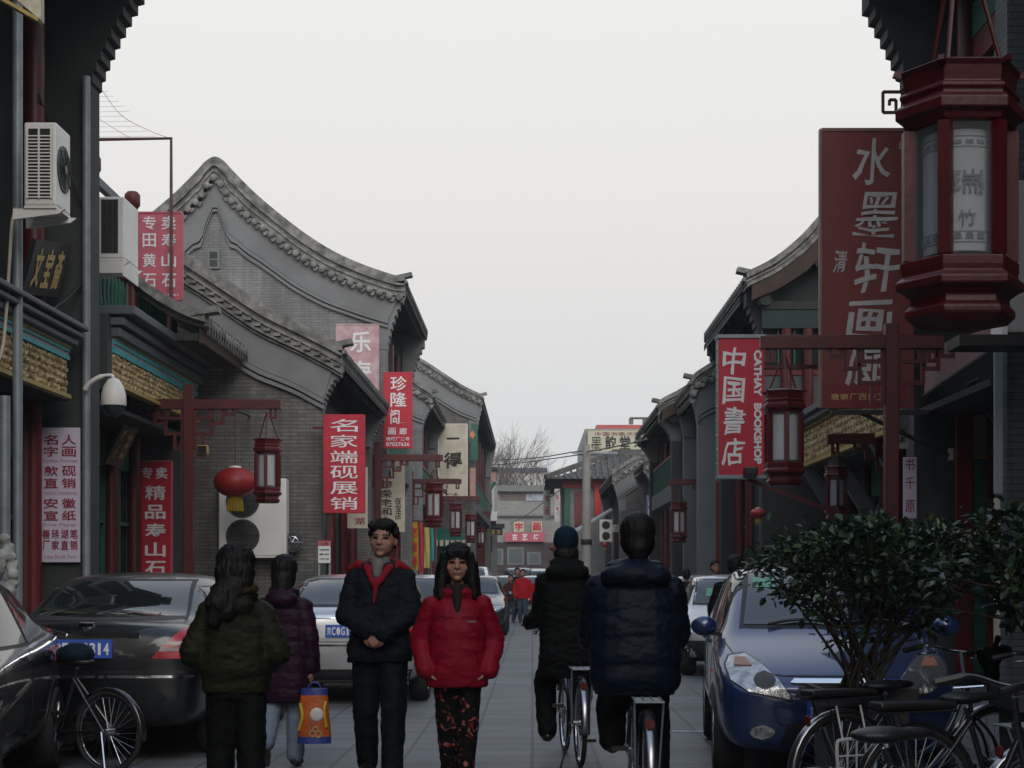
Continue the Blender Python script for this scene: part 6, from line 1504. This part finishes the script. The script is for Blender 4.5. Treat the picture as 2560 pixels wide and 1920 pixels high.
# ---------------------------------------------------------------- bicycles
m_frameblk=mat('black_bicycle_enamel',(.012,.013,.014),.25,coat=.5); m_frameblu=mat('blue_bicycle_enamel',(.02,.06,.16),.25,coat=.5); m_frameteal=mat('dark_blue_bicycle_enamel',(.008,.025,.045),.25,coat=.5)
m_mud=mat('silver_mudguard',(.36,.36,.38),.3,metal=1)
def bike(label,loc,rz,frame,style='step',hbm=None,rack=True,basket=False,fender=None,r=.33,sidebasket=False,stand=True):
    t=thing('bicycle',label,'bicycle',loc,rz,'bicycles in the street'); fender=fender or m_mud
    fx=1.07
    for x,nm in ((0,'rear'),(fx,'front')):
        T=MB().tube([(x+(r-.018)*math.cos(a*PI/20),0,r+(r-.018)*math.sin(a*PI/20)) for a in range(40)],.019,8,close=True)
        w=obj('wheel',T,m_rubber,t,smooth=60)
        m=MB().tube([(x+(r-.042)*math.cos(a*PI/20),0,r+(r-.042)*math.sin(a*PI/20)) for a in range(40)],.010,6,close=True); obj('rim',m,m_chrome,w,smooth=60)
        sp=MB()
        for k in range(28):
            a=k*2*PI/28; sp.tube([(x+.02*math.cos(a+.8),.02*(-1)**k,r+.02*math.sin(a+.8)),(x+(r-.045)*math.cos(a),0,r+(r-.045)*math.sin(a))],.0018,3,cap=False)
        obj('spokes',sp,m_steel,w); obj('hub',MB().lathe([(.022,-.05),(.022,.05)],10,(x,0,r),'y'),m_steel,w,smooth=40)
        R1=r+.022; g=[]
        a0,a1=(R(10),R(190)) if nm=='rear' else (R(25),R(150))
        for i in range(17):
            a=a0+(a1-a0)*i/16; row=[]
            for j in range(5):
                u=(j-2)/2*.034; rr=R1-.012*(abs(j-2)/2)**2; row.append((x+rr*math.cos(a),u,r+rr*math.sin(a)))
            g.append(row)
        f=obj('mudguard',MB().grid(g),fender,t,smooth=180,fix=False); sm=f.modifiers.new('t','SOLIDIFY'); sm.thickness=.003
    bb=Vector((.44,0,.29)); st=Vector((.31,0,.70)); hd=Vector((.86,0,.78)); hl=Vector((.885,0,.66)); F=MB()
    F.tube([bb,st+Vector((-.02,0,.05))],.016,8).tube([bb,hl],.018,8) if style=='diamond' else None
    if style=='diamond': F.tube([st,hd],.015,8)
    else:
        F.tube([bb,st+Vector((-.02,0,.05))],.016,8)
        F.tube(crom([hd,Vector((.72,0,.52)),Vector((.52,0,.40)),Vector((.37,0,.50))],6),.016,8); F.tube(crom([hl,Vector((.72,0,.40)),Vector((.56,0,.29)),bb],6),.017,8)
    F.tube([hl-Vector((-.012,0,.05)),hd+Vector((-.015,0,.06))],.02,8)
    for sg in (-1,1):
        F.tube([(0,sg*.055,r),bb+Vector((0,sg*.03,0))],.009,6).tube([(0,sg*.055,r),st+Vector((0,sg*.02,-.02))],.008,6)
        F.tube(crom([(fx,sg*.05,r),(fx-.05,sg*.045,r+.15),hl+Vector((.01,sg*.03,-.04))],4),.011,6)
    obj('frame',F,frame,t,smooth=60)
    sd=MB(); sd.ell((.27,0,.80),(.13,.085,.035),16,8).ell((.40,0,.805),(.10,.032,.025),12,8); blob('saddle',sd,m_black,t,.010,2); obj('seat_post',MB().tube([(.30,0,.74),(.285,0,.79)],.013,8),m_chrome,t)
    hb=MB(); h=hd+Vector((-.03,0,.20)); hb.tube([hd,h],.012,8)
    hb.tube(crom([(h.x-.20,-.28,h.z+.0),(h.x-.06,-.25,h.z+.03),(h.x+.01,-.1,h.z),(h.x+.01,.1,h.z),(h.x-.06,.25,h.z+.03),(h.x-.20,.28,h.z)],5),.011,8); ho=obj('handlebar',hb,hbm or m_chrome,t,smooth=60)
    for sg in (-1,1): obj('grip',MB().tube([(h.x-.20,sg*.28,h.z),(h.x-.09,sg*.258,h.z+.025)],.017,8),m_black,ho); obj('brake_lever',MB().tube([(h.x-.02,sg*.2,h.z-.01),(h.x-.13,sg*.25,h.z-.02)],.006,6),m_chrome,ho)
    ck=MB().lathe([(.09,-.004),(.09,.004)],24,(bb.x,-.06,bb.z),'y').bar(bb+Vector((0,-.075,0)),bb+Vector((.08,-.075,-.14)),.02,.015,up=(0,1,0)).bar(bb+Vector((0,.075,0)),bb+Vector((-.08,.075,.14)),.02,.015,up=(0,1,0)); co=obj('crankset',ck,m_steel,t)
    obj('pedal',MB().box((bb.x+.03,-.18,bb.z-.155),(bb.x+.13,-.085,bb.z-.13)),m_black,co); obj('pedal',MB().box((bb.x-.13,.085,bb.z+.13),(bb.x-.03,.18,bb.z+.155)),m_black,co)
    obj('chain_guard',MB().prism([(.0,r+.03),(.40,bb.z+.10),(.53,bb.z+.09),(.55,bb.z),(.5,bb.z-.08),(.40,bb.z-.10),(.0,r-.04)],-.052,-.045),frame,t)
    if rack:
        rk=MB()
        for y in (-.075,-.025,.025,.075): rk.tube([(-.22,y,.735),(.20,y,.745)],.006,6)
        for x in (-.22,-.08,.06,.19): rk.tube([(x,-.08,.738),(x,.08,.738)],.006,6)
        for sg in (-1,1): rk.tube([(-.15,sg*.08,.735),(0,sg*.065,r)],.006,6)
        obj('rack',rk,m_pipe if not rack=='black' else m_black,t)
        if rack=='black': obj('rack_pad',MB().box((-.24,-.07,.752),(.2,.07,.79)),m_black,t,bevel=.015)
        obj('reflector',MB().lathe([(.026,-.015),(.028,0)],14,(-.225,0,.62),'x'),mat('dull_red_reflector',(.11,.006,.008),.35),t)
    if basket:
        bk_=MB(); x0,x1,z0,z1=fx-.02,fx+.26,.72,.96
        for k in range(8):
            u=k/7; bk_.tube([(x0+(x1-x0)*u,-.15,z0),(x0-.02+(x1-x0+.04)*u,-.18,z1)],.0035,4).tube([(x0+(x1-x0)*u,.15,z0),(x0-.02+(x1-x0+.04)*u,.18,z1)],.0035,4); bk_.tube([(x0,-.15+.3*u,z0),(x0-.02,-.18+.36*u,z1)],.0035,4).tube([(x1,-.15+.3*u,z0),(x1+.02,-.18+.36*u,z1)],.0035,4).tube([(x0,-.15+.3*u,z0),(x1,-.15+.3*u,z0)],.0035,4)
        for k in range(4):
            u=k/3; e=.02*u; y=.15+.03*u; z=z0+(z1-z0)*u; bk_.tube([(x0-e,-y,z),(x1+e,-y,z),(x1+e,y,z),(x0-e,y,z)],.005,4,close=True)
        obj('basket',bk_,m_black if basket=='black' else m_mud,t)
    if sidebasket:
        sb=MB()
        def fr(x0,x1,z0,z1,y):
            sb.tube(crom([(x0,y,z0),(x0-.01,y,z1-.03),(x0+.03,y,z1),(x1-.03,y,z1),(x1+.01,y,z1-.03),(x1,y,z0)],4),.010,6)
            for k in range(1,4): sb.tube([(x0+(x1-x0)*k/4,y,z0),(x0+(x1-x0)*k/4,y,z1)],.006,6)
            sb.tube([(x0-.03,y,z0),(x1+.03,y,z0)],.009,6).tube([(x0,y,(z0+z1)/2),(x1,y,(z0+z1)/2)],.006,6)
        fr(-.12,.12,.34,.52,-.14); sb.tube([(-.12,-.14,.34),(-.12,-.06,.36)],.006,6).tube([(.12,-.14,.34),(.12,-.06,.36)],.006,6).tube([(-.08,-.13,.5),(-.08,-.06,.70)],.006,6).tube([(.08,-.13,.5),(.08,-.06,.70)],.006,6); obj('side_basket',sb,mat('pale_wire',(.55,.55,.55),.4),t)
    if stand: obj('kickstand',MB().tube([(.02,.06,.30),(-.1,.16,.0)],.009,6),m_chrome,t)
    return t
# parked ones at lower right
p=W(2105,1905,9.25); bike('bicycle with pale wire side basket and dark blue frame parked in front of the bush',(p.x,9.25,0),R(24),m_frameteal,rack='black',sidebasket=True)
p=W(2040,1905,6.4); bike('nearest black bicycle at the bottom right, saddle towards the camera',(p.x,6.4,0),R(12),m_frameblk,fender=m_frameblk,stand=True,rack=False,hbm=m_frameblk)
p=W(2612,1905,7.6); bike('bicycle cut by the right edge with bright rear wheel rim',(p.x,7.6,0),R(14),m_frameblk,rack=True,hbm=m_frameblk)
p=W(272,1905,11.9); bd=bike('dark bicycle wedged between the grey car and the black saloon',(p.x,11.9,0),R(180-25),m_frameblk,fender=m_frameblk,rack=False,r=.30,stand=True)
b=MB().ell((.29,0,.855),(.14,.11,.085),16,8).ell((.40,0,.85),(.08,.06,.06)); blob('saddle_cover',b,cloth('dark_teal_cover',(.006,.016,.024)),bd,.012,2)
p=W(2290,1905,8.35); bike('dark bicycle squeezed between the side-basket bicycle and the nearest one',(p.x,8.35,0),R(18),m_frameblk,fender=m_frameblk,rack='black',hbm=m_frameblk)
t=thing('handlebar_bag','black bag hanging on handlebars at the far right below the bushes','bag',W(2475,1640,9.3)); b=MB().ell((0,0,0),(.07,.07,.05),16,10).caps((-.02,0,-.02),(.10,.05,.03),.045,.035).caps((.0,0,-.03),(.03,0,-.22),.05,.035).caps((.02,.02,.02),(.05,.03,.10),.03,.012); blob('fabric',b,m_blk,t,.010,1,lambda c,n:.018*noise.noise(c*18))
# cyclists
def cyc_pose(ex=.22,kl=(.12,-.30,.62),kr=(-.12,-.14,.45),al=(.12,-.16,.44),ar=(-.12,-.02,.14)):
    return dict(hip=(0,.03,.84),ell=(ex,-.08,1.06),elr=(-ex,-.08,1.06),wrl=(.24,-.36,1.02),wrr=(-.24,-.36,1.02),knl=kl,knr=kr,anl=al,anr=ar,cu=1.0,hdl=(0,-1,-.1),hdr=(0,-1,-.1),hnl=(0,0,-1),hnr=(0,0,-1),sdr=-1)
Y=12.55; q=W(1448,1915,Y)
b5=bike('bicycle ridden by the person in the blue cap, leading the two cyclists',(q.x,Y-.25,0),R(90)+R(5),m_frameblk,style='diamond',fender=m_mud)
b5.location.z=0
P5=Person('cyclist in long black coat and blue knitted cap riding away',(q.x-.10,Y+.04,.04),PI+R(5),1.74)
P5.t.location.z=.02
P5.body(cyc_pose(ex=.175,kl=(.13,-.27,.56),al=(.13,-.10,.20),kr=(-.15,-.30,.68),ar=(-.15,-.17,.44)),voxel=.010,face=False,hz=.0,hy=-.02)
P5.hair([('e',(0,.02,1.63),(.086,.10,.092)),('e',(0,.03,1.655),(.082,.094,.08))],.010,'knitted_cap',cloth('blue_knit',(.004,.02,.036),bump=.8,bs=140),.003)
P5.hair([('e',(0,.045,1.53),(.085,.07,.075))],.010,'hair')
P5.jacket([(.62,.20,.17,0,.03),(.75,.21,.185,0,.04),(.95,.20,.17,0,.04),(1.15,.20,.16,0,.03),(1.28,.19,.145,0,.02),(1.36,.165,.12,0,.02),(1.43,.10,.09,0,.02)],m_blk,(.155,.0,1.31),(.085,.085,.066),hood=[((0,.10,1.40),(.17,.10,.07)),((0,.06,1.46),(.13,.09,.05))],wr=.016)
P5.trousers(m_blk,(.115,.09,.075),pel=(.17,.13)); P5.shoes(m_shoe)
Y=9.3; q=W(1600,2080,Y)
b6=bike('bicycle with silver mudguard and rack ridden by the man in the navy down coat',(q.x+.03,Y-.15,0),R(90),m_frameblk,style='diamond',fender=m_mud)
P6=Person('cyclist in navy quilted down coat with hood seen from behind',(q.x-.02,Y+.15,.02),PI,1.72)
P6.body(cyc_pose(),hs=1.10,voxel=.010,face=False,hx=-.015)
P6.hair([('e',(0,.02,1.622),(.084,.10,.095)),('e',(0,.04,1.57),(.080,.075,.09)),('c',(0,.07,1.53),(0,.065,1.50),.055,.045)],.009,amp=.004)
P6.jacket([(.72,.23,.18,0,.03),(.80,.26,.20,0,.04),(.95,.265,.20,0,.04),(1.12,.265,.19,0,.03),(1.26,.25,.17,0,.02),(1.36,.19,.13,0,.02),(1.42,.12,.10,0,.02)],m_navp,(.19,.0,1.295),(.105,.108,.08),hood=[((0,.13,1.385),(.205,.09,.075)),((0,.08,1.44),(.17,.09,.05))],quilt=.011,qd=.15,wr=.009)
P6.trousers(m_blk,(.12,.095,.08),pel=(.18,.14)); P6.shoes(m_shoe)
# far people
def walker(label,px,yf,Y,h,rz,top,legs,back=False,hairl=0,vox=.02):
    q=W(px,VY,Y); p=Person(label,(q.x,Y,0),rz,h)
    p.body(dict(hip=(0,0,.9),ell=(.25,.02,1.1),elr=(-.25,.02,1.1),wrl=(.25,-.08,.85),wrr=(-.25,-.06,.85),knl=(.09,-.08,.48),knr=(-.09,.02,.48),anl=(.08,-.06,.08),anr=(-.09,.16,.1),cu=.6,sdr=-1),voxel=.014,face=True)
    hp=[('e',(0,.02,1.63),(.084,.097,.09)),('e',(0,.05,1.58),(.08,.07,.09))]
    if hairl: hp.append(('c',(0,.07,1.5),(0,.08,1.4),.07,.06))
    p.hair(hp,.014); p.jacket([(.78,.2,.14,0,0),(1.0,.21,.15,0,0),(1.25,.21,.14,0,0),(1.36,.16,.11,0,.01),(1.43,.08,.08,0,.02)],top,(.175,.01,1.33),(.085,.08,.065),collar=(1.41,.1,.09,.035,.01),voxel=vox)
    p.trousers(legs,voxel=vox); p.shoes(m_shoe); return p
m_jdk=cloth('dark_blue_jeans',(.04,.06,.085)); m_rj=cloth('bright_red_jacket',(.33,.006,.012))
walker('small far figure in red jacket and blue jeans walking towards the camera',1307,0,49.5,1.62,R(-4),m_rj,m_jdk)
walker('far figure in dark and red clothes left of the red-jacketed walker',1277,0,50.5,1.45,R(6),cloth('dark_red_black_jacket',(.05,.012,.012)),m_jdk,hairl=1)
walker('far figure in dark coat just behind the red-jacketed walker',1293,0,52.5,1.68,0,m_navy,m_dtr)
walker('far figure in bright red coat partly hidden by the blue-capped cyclist',1349,0,45,1.5,R(5),m_rj,m_jdk)
walker('man in black coat walking away between the silver hatchback and the minivan',1838,0,18.6,1.64,PI+R(-10),m_blk,m_blk,vox=.014)
walker('far person in dark brown jacket behind the navy cyclist elbow',1716,0,33,1.55,PI,cloth('dark_brown_jacket',(.02,.015,.013)),m_dtr)
walker('far person in dark red and black standing at the shop doorway',1788,0,33.5,1.72,R(20),cloth('dark_maroon_jacket',(.03,.01,.012)),m_dtr)

# ---------------------------------------------------------------- bushes
def leafmat():
    m=bpy.data.materials.new('dark_glossy_leaf'); m.use_nodes=True; nt=m.node_tree; b=nt.nodes['Principled BSDF']; L=nt.links.new
    g=N(nt,'ShaderNodeNewGeometry'); r=N(nt,'ShaderNodeValToRGB'); e=r.color_ramp.elements
    e[0].color=(.012,.030,.017,1); e[1].color=(.042,.076,.034,1); q=e.new(.55); q.color=(.023,.048,.026,1); q=e.new(.96); q.color=(.05,.09,.03,1)
    L(g.outputs['Random Per Island'],r.inputs[0]); L(r.outputs[0],b.inputs['Base Color']); b.inputs['Roughness'].default_value=.38; b.inputs['Specular IOR Level'].default_value=.5
    return m
m_leaf=leafmat(); m_stem=mat('dark_bush_stem',(.035,.028,.022),.8,var=.3,vs=12)
def bush(label,base,cen,rad,nst,nlf,seed,planter=True,ls=.05):
    rnd=random.Random(seed); t=thing('bush',label,'bush',base,0,'potted evergreen bushes'); b=Vector(base); c=Vector(cen)-b
    st=MB(); tips=[]
    for k in range(nst):
        a=rnd.random()*2*PI; q=math.sqrt(rnd.random()); top=c+Vector((rad[0]*q*math.cos(a),rad[1]*q*math.sin(a),rad[2]*rnd.uniform(-.5,.25)))
        s0=Vector((rnd.uniform(-.1,.1),rnd.uniform(-.1,.1),0)); mid=s0.lerp(top,.5)+Vector((rnd.gauss(0,.03),rnd.gauss(0,.03),.03)); mid.x*=.95; mid.y*=.95
        P=crom([s0,mid,top],5); st.tube(P,[.011-.007*i/len(P) for i in range(len(P))],6)
        for j in range(4):
            i=rnd.randrange(4,len(P)); d=Vector((rnd.gauss(0,1)*.16,rnd.gauss(0,1)*.14,abs(rnd.gauss(.1,.06)))); e=P[i]+d
            st.tube([P[i],P[i]+d*.55+Vector((0,0,-.01)),e],[.006,.005,.003],4); tips.append((P[i],e))
    obj('stems',st,m_stem,t,smooth=60)
    lf=MB()
    def leaf(p,d,s):
        d=d.normalized(); u=d.cross(Vector((rnd.gauss(0,.4),rnd.gauss(0,.4),1))).normalized(); n=u.cross(d); w=s*.30
        lf.add([p,p+d*s*.35+u*w+n*.12*s,p+d*s*.75+u*w*.75+n*.09*s,p+d*s,p+d*s*.75-u*w*.75+n*.09*s,p+d*s*.35-u*w+n*.12*s,p+d*s*.4,p+d*s*.75],[(0,6,1),(6,7,2,1),(7,3,2),(0,5,6),(5,4,7,6),(4,3,7)])
    clumps=[]
    for k in range(int(nlf/14)):
        while True:
            v=Vector((rnd.uniform(-1,1),rnd.uniform(-1,1),rnd.uniform(-1,1)))
            l=v.length
            if .35<l<1.0 and (v.z>-.15 or rnd.random()<.34): break
        wob=1+.24*noise.noise(v*2.3+Vector((seed,0,0)))
        clumps.append(c+Vector((v.x*rad[0],v.y*rad[1],v.z*rad[2]))*wob)
    clumps+=[e for p,e in tips]
    for q in clumps:
        for j in range(rnd.randrange(9,17)):
            o=Vector((rnd.gauss(0,.042),rnd.gauss(0,.042),rnd.gauss(0,.032))); out=((q-c)*.8+o*6+Vector((0,0,.12)))
            d=out.normalized()+Vector((rnd.gauss(0,.6),rnd.gauss(0,.6),rnd.gauss(-.1,.5))); leaf(q+o,d,ls*rnd.uniform(.7,1.25))
    obj('leaves',lf,m_leaf,t,fix=False)
    if planter:
        h=b.z; p=thing('planter','dark square planter holding %s'%planter,'planter',(b.x,b.y,0),0,'stone planters')
        obj('tub',MB().loft([[(s*x,s*y,z) for x,y in ((-1,-1),(1,-1),(1,1),(-1,1))] for s,z in ((.19,0),(.22,.04),(.24,h*.85),(.28,h*.87),(.28,h),(.25,h),(.24,h-.05),(.001,h-.05))],cap=False),mat('dark_glazed_planter',(.03,.03,.03),.6,var=.3),p)
        obj('soil',MB().lathe([(.24,h-.048),(.2,h-.03),(0.001,h-.02)],8),mat('dark_soil',(.02,.016,.012),.95),p)
    return t
g=W(2150,1715,9.75)
bush('wide dark evergreen bush with bare twisted stems in front of the minivan',(g.x,9.75,max(g.z,.6)),W(2200,1415,9.75),(.74,.46,.27),28,3700,11,planter='the wide bush before the minivan',ls=.055)
g=W(2640,1720,8.8)
bush('bush with larger leaves cut off by the right edge of the picture',(g.x,8.8,max(g.z,.6)),W(2600,1385,8.8),(.38,.36,.27),12,900,5,planter='the bush at the right edge',ls=.075)

# ---------------------------------------------------------------- stone lion
p=W(12,VY,14)
t=thing('stone_lion','pale carved stone lion on a pedestal at the left edge above the grey car','statue',(p.x-.14,14,0))
obj('pedestal',MB().box((-.34,-.34,0),(.34,.34,.12)).box((-.28,-.28,.121),(.28,.28,.75)).box((-.34,-.34,.751),(.34,.34,.86)),m_stone,t,bevel=.02)
b=MB(); b.ell((0,.10,1.08),(.2,.22,.24)).ell((0,-.02,1.25),(.18,.16,.22)).ell((0,-.12,1.52),(.19,.18,.18)).ell((0,-.27,1.45),(.11,.09,.08)).ell((0,-.26,1.37),(.10,.08,.04)).ell((.16,-.02,1.62),(.05,.05,.06)).ell((-.16,-.02,1.62),(.05,.05,.06))
for sg in (-1,1):
    b.caps((sg*.12,-.12,1.25),(sg*.12,-.2,.93),.07,.06).ell((sg*.12,-.25,.90),(.075,.10,.05)).ell((sg*.17,.12,.96),(.09,.16,.13)).ell((sg*.06,-.28,1.55),(.035,.03,.03))
    for k in range(9): b.ell((sg*(.13+.07*math.sin(k*.4)),.02+.03*(k%2),1.74-.075*k),(.055,.06,.05),8,6)
b.caps((0,.3,1.0),(0,.36,1.35),.05,.09)
blob('lion_body',b,m_stone,t,.014,2,lambda c,n:.006*noise.noise(c*30))
# ---------------------------------------------------------------- winter haze
hz=bpy.data.materials.new('winter_haze'); hz.use_nodes=True; nt=hz.node_tree; nt.nodes.clear()
pv=N(nt,'ShaderNodeVolumePrincipled'); pv.inputs['Density'].default_value=.0008; pv.inputs['Color'].default_value=(.9,.91,.92,1); pv.inputs['Anisotropy'].default_value=.2
ou=N(nt,'ShaderNodeOutputMaterial'); nt.links.new(pv.outputs[0],ou.inputs['Volume'])
tag(obj('haze',MB().box((-40,-60,-1),(40,170,22)),hz),None,kind='stuff')
